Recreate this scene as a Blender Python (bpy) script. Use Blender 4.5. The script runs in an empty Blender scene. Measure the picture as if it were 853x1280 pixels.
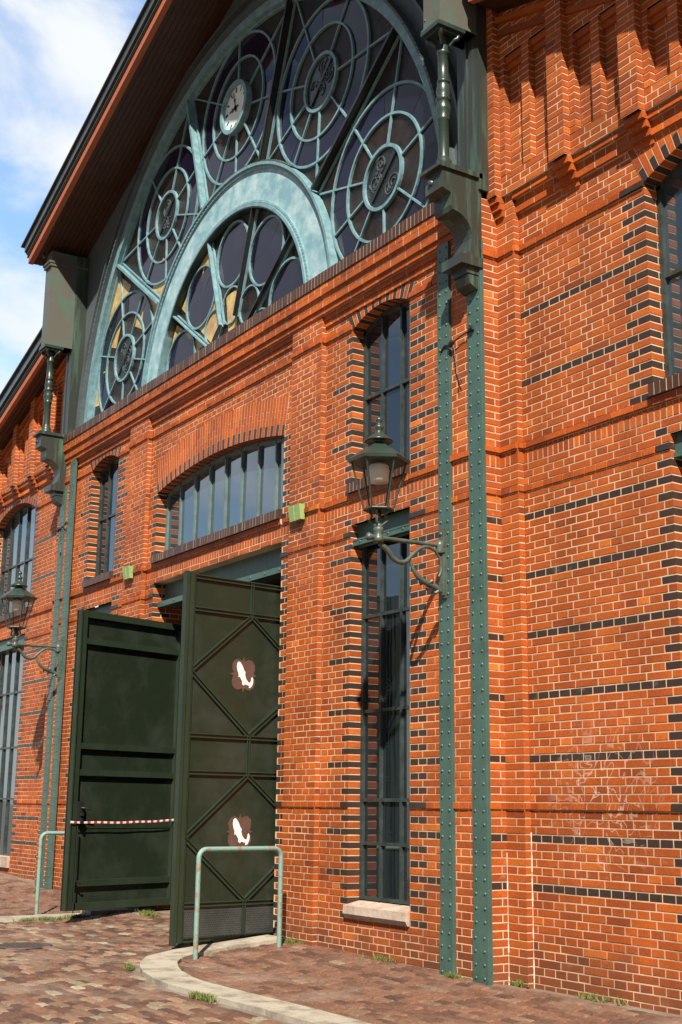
import bpy, math, random
from mathutils import Vector, Matrix
random.seed(7)
R = math.radians
scene = bpy.context.scene
COL = scene.collection

# ------------------------------------------------------------------ camera
F_PX, YAW, PITCH, ROLL = 1600.9, 1.0015, .2265, .0123
CAM = Vector((9.9145, -8.6174, 1.5044))
fw = Vector((-math.sin(YAW)*math.cos(PITCH), math.cos(YAW)*math.cos(PITCH), math.sin(PITCH)))
r0 = Vector((math.cos(YAW), math.sin(YAW), 0)); u0_ = r0.cross(fw)
rr = r0*math.cos(ROLL)+u0_*math.sin(ROLL); uu = -r0*math.sin(ROLL)+u0_*math.cos(ROLL)
cd = bpy.data.cameras.new('camera'); cam = bpy.data.objects.new('camera', cd); COL.objects.link(cam)
m = Matrix((rr, uu, -fw)).transposed().to_4x4(); m.translation = CAM
cam.matrix_world = m
cd.sensor_fit = 'VERTICAL'; cd.sensor_height = 24; cd.lens = F_PX/1280*24
cd.clip_end = 3000; cd.clip_start = .05
scene.camera = cam

# ------------------------------------------------------------------ light
SUN = Vector((1.36, -1.0, 1.70)).normalized()      # direction towards the sun
EL = math.asin(SUN.z); AZ = math.atan2(SUN.x, SUN.y)
w = bpy.data.worlds.new('World'); scene.world = w; w.use_nodes = True
nt = w.node_tree; N = nt.nodes; L = nt.links
for n in list(N): N.remove(n)
out = N.new('ShaderNodeOutputWorld'); bg = N.new('ShaderNodeBackground')
sky = N.new('ShaderNodeTexSky'); sky.sky_type = 'NISHITA'; sky.sun_disc = False
sky.sun_elevation = EL; sky.sun_rotation = AZ
sky.air_density = 1.2; sky.dust_density = .6; sky.ozone_density = 4.0
tc = N.new('ShaderNodeTexCoord'); mp = N.new('ShaderNodeMapping')
mp.inputs['Scale'].default_value = (1, 1, 1.9); mp.inputs['Location'].default_value = (1.62, .40, .12)
nz = N.new('ShaderNodeTexNoise'); nz.inputs['Scale'].default_value = 3.1; nz.inputs['Detail'].default_value = 9
nz.inputs['Roughness'].default_value = .55; nz.inputs['Distortion'].default_value = .25
cr = N.new('ShaderNodeValToRGB'); cr.color_ramp.elements[0].position = .40; cr.color_ramp.elements[1].position = .54
cr.color_ramp.interpolation = 'EASE'
mx = N.new('ShaderNodeMix'); mx.data_type = 'RGBA'
mx.inputs[7].default_value = (10.2, 10.6, 10.8, 1)
L.new(tc.outputs['Generated'], mp.inputs[0]); L.new(mp.outputs[0], nz.inputs['Vector'])
L.new(nz.outputs[0], cr.inputs[0])
dt = N.new('ShaderNodeVectorMath'); dt.operation = 'DOT_PRODUCT'; dt.inputs[1].default_value = (-.80, .58, 0)
L.new(tc.outputs['Generated'], dt.inputs[0])
mr = N.new('ShaderNodeMapRange'); mr.inputs[1].default_value = .05; mr.inputs[2].default_value = .65; L.new(dt.outputs['Value'], mr.inputs[0])
ml = N.new('ShaderNodeMath'); ml.operation = 'MULTIPLY'; L.new(cr.outputs[0], ml.inputs[0]); L.new(mr.outputs[0], ml.inputs[1])
L.new(ml.outputs[0], mx.inputs[0]); gn = N.new('ShaderNodeMapRange'); gn.inputs[1].default_value = .1; gn.inputs[2].default_value = .7; gn.inputs[3].default_value = .42; gn.inputs[4].default_value = 3.0
L.new(dt.outputs['Value'], gn.inputs[0])
sc_ = N.new('ShaderNodeVectorMath'); sc_.operation = 'SCALE'; L.new(sky.outputs[0], sc_.inputs[0]); L.new(gn.outputs[0], sc_.inputs['Scale'])
L.new(sc_.outputs[0], mx.inputs[6])
L.new(mx.outputs[2], bg.inputs[0]); bg.inputs[1].default_value = .05
L.new(bg.outputs[0], out.inputs[0])
sd = bpy.data.lights.new('sun', 'SUN'); so = bpy.data.objects.new('sun', sd); COL.objects.link(so)
sd.energy = 5.0; sd.angle = R(.8); sd.color = (1, .93, .82)
so.rotation_euler = SUN.to_track_quat('Z', 'Y').to_euler()
scene.view_settings.view_transform = 'Standard'; scene.view_settings.look = 'None'
scene.view_settings.exposure = .88; scene.view_settings.gamma = 1

# ------------------------------------------------------------------ materials
def mat(name, col, rough=.6, metal=0, noise=None, bump=0, nscale=8, spec=None, ior=None, pos=(.35, .68)):
    m = bpy.data.materials.new(name); m.use_nodes = True
    nt = m.node_tree; b = nt.nodes['Principled BSDF']
    b.inputs['Roughness'].default_value = rough; b.inputs['Metallic'].default_value = metal
    b.inputs['Base Color'].default_value = (*col, 1)
    if ior: b.inputs['IOR'].default_value = ior
    tc = nt.nodes.new('ShaderNodeTexCoord')
    if noise:
        n = nt.nodes.new('ShaderNodeTexNoise'); n.inputs['Scale'].default_value = nscale
        n.inputs['Detail'].default_value = 8; n.inputs['Roughness'].default_value = .65
        nt.links.new(tc.outputs['Object'], n.inputs['Vector'])
        r = nt.nodes.new('ShaderNodeValToRGB'); e = r.color_ramp.elements
        e[0].position = pos[0]; e[1].position = pos[1]
        e[0].color = (*col, 1); e[1].color = (*noise, 1)
        nt.links.new(n.outputs[0], r.inputs[0]); nt.links.new(r.outputs[0], b.inputs['Base Color'])
    if bump:
        n2 = nt.nodes.new('ShaderNodeTexNoise'); n2.inputs['Scale'].default_value = nscale*5
        n2.inputs['Detail'].default_value = 5
        nt.links.new(tc.outputs['Object'], n2.inputs['Vector'])
        bp = nt.nodes.new('ShaderNodeBump'); bp.inputs['Strength'].default_value = bump
        bp.inputs['Distance'].default_value = .01
        nt.links.new(n2.outputs[0], bp.inputs['Height']); nt.links.new(bp.outputs[0], b.inputs['Normal'])
    return m

def brick_mat():
    m = bpy.data.materials.new('brick'); m.use_nodes = True
    nt = m.node_tree; N = nt.nodes; L = nt.links; b = N['Principled BSDF']; b.inputs['Specular IOR Level'].default_value = .3
    at = N.new('ShaderNodeAttribute'); at.attribute_name = 'tint'
    sp = N.new('ShaderNodeSeparateColor'); L.new(at.outputs['Color'], sp.inputs[0])
    r = N.new('ShaderNodeValToRGB'); r.color_ramp.interpolation = 'LINEAR'
    els = r.color_ramp.elements
    els[0].position = 0; els[0].color = (.20, .045, .014, 1)
    els[1].position = 1; els[1].color = (.68, .17, .025, 1)
    for p, c in ((.12, (.26, .053, .013, 1)), (.4, (.40, .082, .013, 1)), (.75, (.48, .105, .014, 1)), (.92, (.56, .145, .020, 1))):
        e = els.new(p); e.color = c
    L.new(sp.outputs[0], r.inputs[0])
    geo = N.new('ShaderNodeNewGeometry')
    n = N.new('ShaderNodeTexNoise'); n.inputs['Scale'].default_value = 1.1; n.inputs['Detail'].default_value = 6
    L.new(geo.outputs['Position'], n.inputs['Vector'])
    n2 = N.new('ShaderNodeTexNoise'); n2.inputs['Scale'].default_value = 38; n2.inputs['Detail'].default_value = 6
    n2.inputs['Roughness'].default_value = .75
    L.new(geo.outputs['Position'], n2.inputs['Vector'])
    m1 = N.new('ShaderNodeMapRange'); m1.inputs[1].default_value = .3; m1.inputs[2].default_value = .7
    m1.inputs[3].default_value = .66; m1.inputs[4].default_value = 1.14; L.new(n.outputs[0], m1.inputs[0])
    m2 = N.new('ShaderNodeMapRange'); m2.inputs[1].default_value = .3; m2.inputs[2].default_value = .65
    m2.inputs[3].default_value = .66; m2.inputs[4].default_value = 1.08; L.new(n2.outputs[0], m2.inputs[0])
    mu = N.new('ShaderNodeMath'); mu.operation = 'MULTIPLY'; L.new(m1.outputs[0], mu.inputs[0]); L.new(m2.outputs[0], mu.inputs[1])
    vm = N.new('ShaderNodeVectorMath'); vm.operation = 'SCALE'; L.new(r.outputs[0], vm.inputs[0]); L.new(mu.outputs[0], vm.inputs['Scale'])
    bl = N.new('ShaderNodeMix'); bl.data_type = 'RGBA'; bl.inputs[7].default_value = (.044, .026, .019, 1)
    L.new(sp.outputs[1], bl.inputs[0]); L.new(vm.outputs[0], bl.inputs[6])
    # old lime bloom washed out of the joints, patchy
    n3 = N.new('ShaderNodeTexNoise'); n3.inputs['Scale'].default_value = 3.3; n3.inputs['Detail'].default_value = 9
    n3.inputs['Roughness'].default_value = .8; L.new(geo.outputs['Position'], n3.inputs['Vector'])
    m3 = N.new('ShaderNodeMapRange'); m3.inputs[1].default_value = .60; m3.inputs[2].default_value = .78
    m3.inputs[3].default_value = 0; m3.inputs[4].default_value = .38; L.new(n3.outputs[0], m3.inputs[0])
    wh = N.new('ShaderNodeMix'); wh.data_type = 'RGBA'; wh.inputs[7].default_value = (.62, .50, .42, 1)
    L.new(m3.outputs[0], wh.inputs[0]); L.new(bl.outputs[2], wh.inputs[6])
    # chalky scrawl smeared on the right hand wing at chest to head height
    ds = N.new('ShaderNodeVectorMath'); ds.operation = 'DISTANCE'; ds.inputs[1].default_value = (1.02, 0, 1.62)
    L.new(geo.outputs['Position'], ds.inputs[0])
    m4 = N.new('ShaderNodeMapRange'); m4.inputs[1].default_value = .85; m4.inputs[2].default_value = .0
    m4.inputs[3].default_value = 0; m4.inputs[4].default_value = 1; L.new(ds.outputs['Value'], m4.inputs[0])
    wv = N.new('ShaderNodeTexNoise'); wv.inputs['Scale'].default_value = 4.5; wv.inputs['Detail'].default_value = 1
    wv.inputs['Distortion'].default_value = 1.2; L.new(geo.outputs['Position'], wv.inputs['Vector'])
    ab_ = N.new('ShaderNodeMath'); ab_.operation = 'SUBTRACT'; ab_.inputs[1].default_value = .5; L.new(wv.outputs[0], ab_.inputs[0])
    ac_ = N.new('ShaderNodeMath'); ac_.operation = 'ABSOLUTE'; L.new(ab_.outputs[0], ac_.inputs[0])
    m5 = N.new('ShaderNodeMapRange'); m5.inputs[1].default_value = .026; m5.inputs[2].default_value = .008; L.new(ac_.outputs[0], m5.inputs[0])
    m6 = N.new('ShaderNodeMath'); m6.operation = 'MULTIPLY'; L.new(m4.outputs[0], m6.inputs[0]); L.new(m5.outputs[0], m6.inputs[1])
    m7 = N.new('ShaderNodeMath'); m7.operation = 'MULTIPLY'; m7.inputs[1].default_value = .6; L.new(m6.outputs[0], m7.inputs[0])
    w2 = N.new('ShaderNodeMix'); w2.data_type = 'RGBA'; w2.inputs[7].default_value = (.72, .56, .47, 1)
    L.new(m7.outputs[0], w2.inputs[0]); L.new(wh.outputs[2], w2.inputs[6])
    sx = N.new('ShaderNodeSeparateXYZ'); L.new(geo.outputs['Position'], sx.inputs[0])
    n5 = N.new('ShaderNodeTexNoise'); n5.inputs['Scale'].default_value = 2.6; n5.inputs['Detail'].default_value = 8; L.new(geo.outputs['Position'], n5.inputs['Vector'])
    hz = N.new('ShaderNodeMath'); hz.operation = 'MULTIPLY_ADD'; hz.inputs[1].default_value = -.9; L.new(n5.outputs[0], hz.inputs[0]); L.new(sx.outputs[2], hz.inputs[2])
    m9 = N.new('ShaderNodeMapRange'); m9.inputs[1].default_value = -.08; m9.inputs[2].default_value = -.55; m9.inputs[4].default_value = .6; L.new(hz.outputs[0], m9.inputs[0])
    dk = N.new('ShaderNodeMix'); dk.data_type = 'RGBA'; dk.inputs[7].default_value = (.085, .045, .028, 1)
    L.new(m9.outputs[0], dk.inputs[0]); L.new(w2.outputs[2], dk.inputs[6])
    # soot washed down in long streaks
    mp = N.new('ShaderNodeMapping'); mp.inputs['Scale'].default_value = (3.2, 3.2, .28); L.new(geo.outputs['Position'], mp.inputs[0])
    n6 = N.new('ShaderNodeTexNoise'); n6.inputs['Scale'].default_value = 1.0; n6.inputs['Detail'].default_value = 7; L.new(mp.outputs[0], n6.inputs['Vector'])
    ma = N.new('ShaderNodeMapRange'); ma.inputs[1].default_value = .54; ma.inputs[2].default_value = .78; ma.inputs[4].default_value = .30; L.new(n6.outputs[0], ma.inputs[0])
    d2 = N.new('ShaderNodeMix'); d2.data_type = 'RGBA'; d2.inputs[7].default_value = (.10, .045, .026, 1)
    L.new(ma.outputs[0], d2.inputs[0]); L.new(dk.outputs[2], d2.inputs[6])
    L.new(d2.outputs[2], b.inputs['Base Color'])
    ro = N.new('ShaderNodeMapRange'); ro.inputs[3].default_value = .62; ro.inputs[4].default_value = .38; L.new(sp.outputs[1], ro.inputs[0])
    L.new(ro.outputs[0], b.inputs['Roughness'])
    bp = N.new('ShaderNodeBump'); bp.inputs['Strength'].default_value = .35; bp.inputs['Distance'].default_value = .004
    L.new(n2.outputs[0], bp.inputs['Height']); L.new(bp.outputs[0], b.inputs['Normal'])
    return m

def sett_mat():
    m = bpy.data.materials.new('setts'); m.use_nodes = True
    nt = m.node_tree; N = nt.nodes; L = nt.links; b = N['Principled BSDF']
    at = N.new('ShaderNodeAttribute'); at.attribute_name = 'tint'
    sp = N.new('ShaderNodeSeparateColor'); L.new(at.outputs['Color'], sp.inputs[0])
    r = N.new('ShaderNodeValToRGB'); els = r.color_ramp.elements
    els[0].position = 0; els[0].color = (.070, .038, .024, 1)
    els[1].position = 1; els[1].color = (.34, .30, .21, 1)
    for p, c in ((.3, (.125, .058, .034, 1)), (.55, (.20, .095, .055, 1)), (.75, (.17, .110, .068, 1)), (.87, (.29, .165, .105, 1)), (.96, (.22, .19, .12, 1))):
        e = els.new(p); e.color = c
    L.new(sp.outputs[0], r.inputs[0])
    geo = N.new('ShaderNodeNewGeometry')
    n2 = N.new('ShaderNodeTexNoise'); n2.inputs['Scale'].default_value = 22; n2.inputs['Detail'].default_value = 8
    n2.inputs['Roughness'].default_value = .75; L.new(geo.outputs['Position'], n2.inputs['Vector'])
    m2 = N.new('ShaderNodeMapRange'); m2.inputs[1].default_value = .3; m2.inputs[2].default_value = .7
    m2.inputs[3].default_value = .5; m2.inputs[4].default_value = 1.25; L.new(n2.outputs[0], m2.inputs[0])
    vm = N.new('ShaderNodeVectorMath'); vm.operation = 'SCALE'; L.new(r.outputs[0], vm.inputs[0]); L.new(m2.outputs[0], vm.inputs['Scale'])
    L.new(vm.outputs[0], b.inputs['Base Color']); b.inputs['Roughness'].default_value = .7
    bp = N.new('ShaderNodeBump'); bp.inputs['Strength'].default_value = .6; bp.inputs['Distance'].default_value = .008
    L.new(n2.outputs[0], bp.inputs['Height']); L.new(bp.outputs[0], b.inputs['Normal'])
    # broken, grimy joints and worn patches
    n4 = N.new('ShaderNodeTexNoise'); n4.inputs['Scale'].default_value = 1.3; n4.inputs['Detail'].default_value = 7; L.new(geo.outputs['Position'], n4.inputs['Vector'])
    m8 = N.new('ShaderNodeMapRange'); m8.inputs[1].default_value = .52; m8.inputs[2].default_value = .72; m8.inputs[4].default_value = .55; L.new(n4.outputs[0], m8.inputs[0])
    dm = N.new('ShaderNodeMix'); dm.data_type = 'RGBA'; dm.inputs[7].default_value = (.26, .19, .14, 1)
    L.new(m8.outputs[0], dm.inputs[0]); L.new(vm.outputs[0], dm.inputs[6]); L.new(dm.outputs[2], b.inputs['Base Color'])
    return m

def glass_mat(name, col, rough=.04, ior=1.6, bump=0, bscale=60, noise=None, nscale=3, sheen=None):
    m = mat(name, col, rough, ior=ior, noise=noise, nscale=nscale)
    nt = m.node_tree; b = nt.nodes['Principled BSDF']
    tc = nt.nodes.new('ShaderNodeTexCoord'); n = nt.nodes.new('ShaderNodeTexNoise')
    n.inputs['Scale'].default_value = bscale if bump else 1.4; n.inputs['Detail'].default_value = 2
    nt.links.new(tc.outputs['Object'], n.inputs['Vector'])
    bp = nt.nodes.new('ShaderNodeBump'); bp.inputs['Strength'].default_value = bump if bump else .06
    bp.inputs['Distance'].default_value = .01 if bump else .03
    nt.links.new(n.outputs[0], bp.inputs['Height']); nt.links.new(bp.outputs[0], b.inputs['Normal'])
    return m

BR = brick_mat()
MO = mat('mortar', (.60, .44, .30), .9, noise=(.26, .15, .09), bump=.3, nscale=1.7, pos=(.42, .72))
LIME = mat('lime_run', (.62, .53, .43), .9, noise=(.48, .36, .27), nscale=12)
SOOT = mat('dark_mortar', (.16, .10, .07), .9)
ST = mat('green_iron', (.040, .080, .066), .42, noise=(.055, .112, .092), bump=.2, nscale=4, pos=(.3, .6))
STD = mat('dark_green_iron', (.020, .033, .027), .33, noise=(.032, .052, .040), bump=.12, nscale=5)
DOORM = mat('door_paint', (.016, .027, .014), .40, noise=(.026, .038, .023), bump=.12, nscale=1.3)
DOORP = mat('door_panel_paint', (.013, .021, .011), .42, noise=(.040, .048, .038), bump=.15, nscale=1.6, pos=(.45, .85))
KICK = mat('tread_plate', (.050, .058, .054), .38, metal=.4, noise=(.085, .09, .085), bump=.1, nscale=3)
PAT = mat('patina_copper', (.098, .092, .074), .5, noise=(.060, .125, .090), bump=.2, nscale=2.4, pos=(.48, .66))
for _m3, _c in ((ST, (.060, .040, .024)), (DOORM, (.050, .034, .020))):
    _t = _m3.node_tree; _b2 = _t.nodes['Principled BSDF']; _src = _b2.inputs['Base Color'].links[0].from_socket
    _tc = _t.nodes.new('ShaderNodeTexCoord'); _mp2 = _t.nodes.new('ShaderNodeMapping'); _mp2.inputs['Scale'].default_value = (9, 9, .9)
    _n2 = _t.nodes.new('ShaderNodeTexNoise'); _n2.inputs['Scale'].default_value = 1; _n2.inputs['Detail'].default_value = 9; _n2.inputs['Roughness'].default_value = .7
    _mr = _t.nodes.new('ShaderNodeMapRange'); _mr.inputs[1].default_value = .58; _mr.inputs[2].default_value = .72; _mr.inputs[4].default_value = .7
    _mi = _t.nodes.new('ShaderNodeMix'); _mi.data_type = 'RGBA'; _mi.inputs[7].default_value = (*_c, 1)
    _t.links.new(_tc.outputs['Object'], _mp2.inputs[0]); _t.links.new(_mp2.outputs[0], _n2.inputs['Vector']); _t.links.new(_n2.outputs[0], _mr.inputs[0])
    _t.links.new(_mr.outputs[0], _mi.inputs[0]); _t.links.new(_src, _mi.inputs[6]); _t.links.new(_mi.outputs[2], _b2.inputs['Base Color'])
STRK = mat('verdigris_bronze', (.030, .036, .029), .40, noise=(.065, .135, .095), bump=.15, nscale=3, pos=(.52, .72))
_m = STRK.node_tree; _mp = _m.nodes.new('ShaderNodeMapping'); _mp.inputs['Scale'].default_value = (2.6, 2.6, .22)
_nn = [x for x in _m.nodes if x.type == 'TEX_NOISE'][0]; _m.links.new([x for x in _m.nodes if x.type == 'TEX_COORD'][0].outputs['Object'], _mp.inputs[0]); _m.links.new(_mp.outputs[0], _nn.inputs['Vector'])
PATD = mat('weathered_bronze', (.045, .055, .045), .4, noise=(.085, .115, .092), bump=.2, nscale=6)
CAME = mat('pale_blue_metal', (.19, .33, .37), .45, noise=(.10, .19, .21), nscale=9)
RING = mat('flaking_blue_paint', (.17, .33, .39), .5, noise=(.40, .55, .58), bump=.3, nscale=3.5, pos=(.40, .66))
PLATE = mat('slate_grey_plate', (.085, .105, .115), .5, noise=(.060, .078, .080), bump=.1, nscale=2)
BLACK = mat('black_iron', (.018, .018, .017), .35, bump=.1)
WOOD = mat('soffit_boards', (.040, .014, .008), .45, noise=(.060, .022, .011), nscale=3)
WOODR = mat('red_trim', (.42, .12, .055), .6, noise=(.33, .10, .05), nscale=4)
ZINC = mat('grey_zinc', (.16, .20, .22), .28, metal=.7, noise=(.10, .12, .13), nscale=4)
FRM = mat('window_frame_paint', (.022, .028, .026), .35, noise=(.045, .062, .060), nscale=8)
FRL = mat('pale_frame_paint', (.075, .115, .112), .4, noise=(.13, .19, .19), nscale=8)
VIO = glass_mat('violet_glass', (.008, .007, .020), .04, ior=1.36)
PEB = glass_mat('pebbled_glass', (.009, .007, .006), .16, ior=1.32, bump=.8, bscale=90, noise=(.035, .020, .013), nscale=7)
YREF = glass_mat('yellow_reflection_glass', (.66, .46, .14), .3, ior=1.5, bump=.6, bscale=60, noise=(.30, .20, .10), nscale=5)  # glass colour carries a painted yellow reflection
MED = glass_mat('medallion_glass', (.012, .014, .015), .12, ior=1.4, bump=.5, bscale=40)
PANE = glass_mat('window_glass', (.012, .018, .022), .02, ior=2.3)
PANEB = glass_mat('bright_window_glass', (.030, .050, .062), .03, ior=3.0)
STONE = mat('worn_stone', (.34, .23, .17), .8, noise=(.50, .42, .34), bump=.5, nscale=7)
KERB = mat('kerb_stone', (.16, .13, .095), .85, noise=(.36, .32, .25), bump=.5, nscale=4, pos=(.3, .55))
SET = sett_mat()
GROUT = mat('grout', (.13, .095, .07), .95, noise=(.20, .16, .12), bump=.4, nscale=4)
RAILM = mat('peeling_rail_paint', (.17, .28, .24), .55, noise=(.22, .12, .055), bump=.4, nscale=11, pos=(.52, .66))
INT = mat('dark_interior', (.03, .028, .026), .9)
WHITE = mat('white_paint', (.86, .86, .83), .4)
DIAL = mat('clock_dial', (.78, .82, .80), .45, noise=(.66, .74, .70), nscale=4)
PINK = mat('pink_white_paint', (.85, .72, .68), .6)
BROWN = mat('brown_emblem_paint', (.105, .058, .042), .6, noise=(.075, .036, .028), nscale=10)
GBOX = mat('yellow_green_box', (.17, .33, .11), .5, noise=(.33, .38, .14), nscale=12)
RED = mat('red_tape', (.62, .035, .02), .5)
GRASS = mat('weeds', (.085, .115, .02), .8, noise=(.15, .17, .03), nscale=20)
LAMPG = bpy.data.materials.new('lantern_glass'); LAMPG.use_nodes = True
_n = LAMPG.node_tree; _b = _n.nodes['Principled BSDF']
_t = _n.nodes.new('ShaderNodeBsdfTransparent'); _t.inputs[0].default_value = (.92, .90, .88, 1)
_x = _n.nodes.new('ShaderNodeMixShader'); _x.inputs[0].default_value = .07
_b.inputs['Base Color'].default_value = (.06, .06, .055, 1); _b.inputs['Roughness'].default_value = .03
_n.links.new(_t.outputs[0], _x.inputs[1]); _n.links.new(_b.outputs[0], _x.inputs[2])
_n.links.new(_x.outputs[0], _n.nodes['Material Output'].inputs[0])

# ------------------------------------------------------------------ mesh helpers
class MB:
    def __init__(s): s.v = []; s.f = []; s.mi = []; s.t = []; s.sm = []
    def quad(s, pts, mi=0, t=(0, 0, 0), smooth=False):
        k = len(s.v); s.v += [tuple(p) for p in pts]; s.f.append(tuple(range(k, k+len(pts)))); s.mi.append(mi); s.t.append(t); s.sm.append(smooth)
    def faces(s, pts, fs, mi=0, t=(0, 0, 0), smooth=False):
        k = len(s.v); s.v += [tuple(p) for p in pts]
        for f in fs: s.f.append(tuple(k+i for i in f)); s.mi.append(mi); s.t.append(t); s.sm.append(smooth)
    def box(s, x0, x1, y0, y1, z0, z1, mi=0, t=(0, 0, 0), jit=0):
        P = [Vector((x, y, z)) for z in (z0, z1) for y in (y0, y1) for x in (x0, x1)]
        if jit: P = [p+Vector([random.uniform(-jit, jit) for _ in range(3)]) for p in P]
        s.faces(P, [(0, 2, 3, 1), (4, 5, 7, 6), (0, 1, 5, 4), (2, 6, 7, 3), (0, 4, 6, 2), (1, 3, 7, 5)], mi, t)
    def obox(s, c, ax, ay, az, mi=0, t=(0, 0, 0)):
        c, ax, ay, az = map(Vector, (c, ax, ay, az))
        P = [c+ax*i+ay*j+az*k for k in (-1, 1) for j in (-1, 1) for i in (-1, 1)]
        s.faces(P, [(0, 2, 3, 1), (4, 5, 7, 6), (0, 1, 5, 4), (2, 6, 7, 3), (0, 4, 6, 2), (1, 3, 7, 5)], mi, t)
    def prism(s, poly, off, mi=0, t=(0, 0, 0)):
        """poly: list of points (closed outline); off: extrusion vector"""
        off = Vector(off); P = [Vector(p) for p in poly]; n = len(P)
        Q = P+[p+off for p in P]
        s.faces(Q, [tuple(range(n))[::-1], tuple(range(n, 2*n))]+[(i, (i+1) % n, n+(i+1) % n, n+i) for i in range(n)], mi, t)
    def tube(s, pts, rad, n=8, mi=0, cap=True):
        pts = [Vector(p) for p in pts]; rs = rad if isinstance(rad, (list, tuple)) else [rad]*len(pts)
        rings = []; prev = None
        for i, p in enumerate(pts):
            d = (pts[min(i+1, len(pts)-1)]-pts[max(i-1, 0)]).normalized()
            a = prev if prev else (Vector((0, 0, 1)) if abs(d.z) < .9 else Vector((1, 0, 0)))
            x = (a-d*a.dot(d)).normalized(); y = d.cross(x); prev = x
            rings.append([p+(x*math.cos(2*math.pi*k/n)+y*math.sin(2*math.pi*k/n))*rs[i] for k in range(n)])
        V = [q for r in rings for q in r]
        fs = [(i*n+k, i*n+(k+1) % n, (i+1)*n+(k+1) % n, (i+1)*n+k) for i in range(len(pts)-1) for k in range(n)]
        s.faces(V, fs, mi, smooth=True)
        if cap: s.faces(rings[0], [tuple(range(n))[::-1]], mi); s.faces(rings[-1], [tuple(range(n))], mi)
    def lathe(s, c, prof, n=16, mi=0, smooth=True):
        """prof: list of (r, z) relative to c"""
        c = Vector(c); V = []
        for r, z in prof: V += [c+Vector((r*math.cos(2*math.pi*k/n), r*math.sin(2*math.pi*k/n), z)) for k in range(n)]
        m_ = len(prof)
        s.faces(V, [(i*n+k, i*n+(k+1) % n, (i+1)*n+(k+1) % n, (i+1)*n+k) for i in range(m_-1) for k in range(n)]
                + [tuple(range(n))[::-1], tuple((m_-1)*n+k for k in range(n))], mi, smooth=smooth)
    def dome(s, c, nrm, r, mi=0):
        c = Vector(c); nrm = Vector(nrm).normalized()
        a = Vector((0, 0, 1)) if abs(nrm.z) < .9 else Vector((1, 0, 0)); x = (a-nrm*a.dot(nrm)).normalized(); y = nrm.cross(x)
        n = 6; V = []
        for rr_, h in ((1, 0), (.75, .5)): V += [c+(x*math.cos(2*math.pi*k/n)+y*math.sin(2*math.pi*k/n))*r*rr_+nrm*r*h for k in range(n)]
        V.append(c+nrm*r*.72)
        s.faces(V, [(k, (k+1) % n, n+(k+1) % n, n+k) for k in range(n)]+[(n+k, n+(k+1) % n, 2*n) for k in range(n)], mi, smooth=True)
    def build(s, name, mats, parent=None, **props):
        me = bpy.data.meshes.new(name); me.from_pydata(s.v, [], s.f)
        mats = mats if isinstance(mats, (list, tuple)) else [mats]
        for q in mats: me.materials.append(q)
        me.polygons.foreach_set('material_index', s.mi); me.polygons.foreach_set('use_smooth', s.sm)
        a = me.attributes.new('tint', 'FLOAT_COLOR', 'FACE')
        a.data.foreach_set('color', [c for t in s.t for c in (*t, 1)])
        me.validate(); me.update()
        o = bpy.data.objects.new(name, me); COL.objects.link(o)
        if parent: o.parent = parent; o.matrix_parent_inverse = parent.matrix_world.inverted()
        for k, v in props.items(): o[k] = v
        return o

def empty(name, loc, label, cat, group=None):
    o = bpy.data.objects.new(name, None); COL.objects.link(o); o.location = loc
    o['label'] = label; o['category'] = cat
    if group: o['group'] = group
    bpy.context.view_layer.update()
    return o

def tag(o, label=None, cat=None, group=None, kind=None):
    if label: o['label'] = label
    if cat: o['category'] = cat
    if group: o['group'] = group
    if kind: o['kind'] = kind
    return o

# ------------------------------------------------------------------ brick laying
CH = .077; CZ0 = .0335; HW = .155; JT = .0095; REC = .0035
LEDGE = {19: .018, 61: .016, 67: .030, 96: .026}
def rnd_t(black=0): return (min(1, max(0, random.gauss(.52, .16))) if random.random() > .03 else random.random(), black, random.random())
def subtract(a, b, holes):
    segs = [(a, b)]
    for h in holes:
        ns = []
        for p, q in segs:
            if h[1] <= p or h[0] >= q: ns.append((p, q)); continue
            if h[0] > p: ns.append((p, h[0]))
            if h[1] < q: ns.append((h[1], q))
        segs = ns
    return [s for s in segs if s[1]-s[0] > .02]

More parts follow.
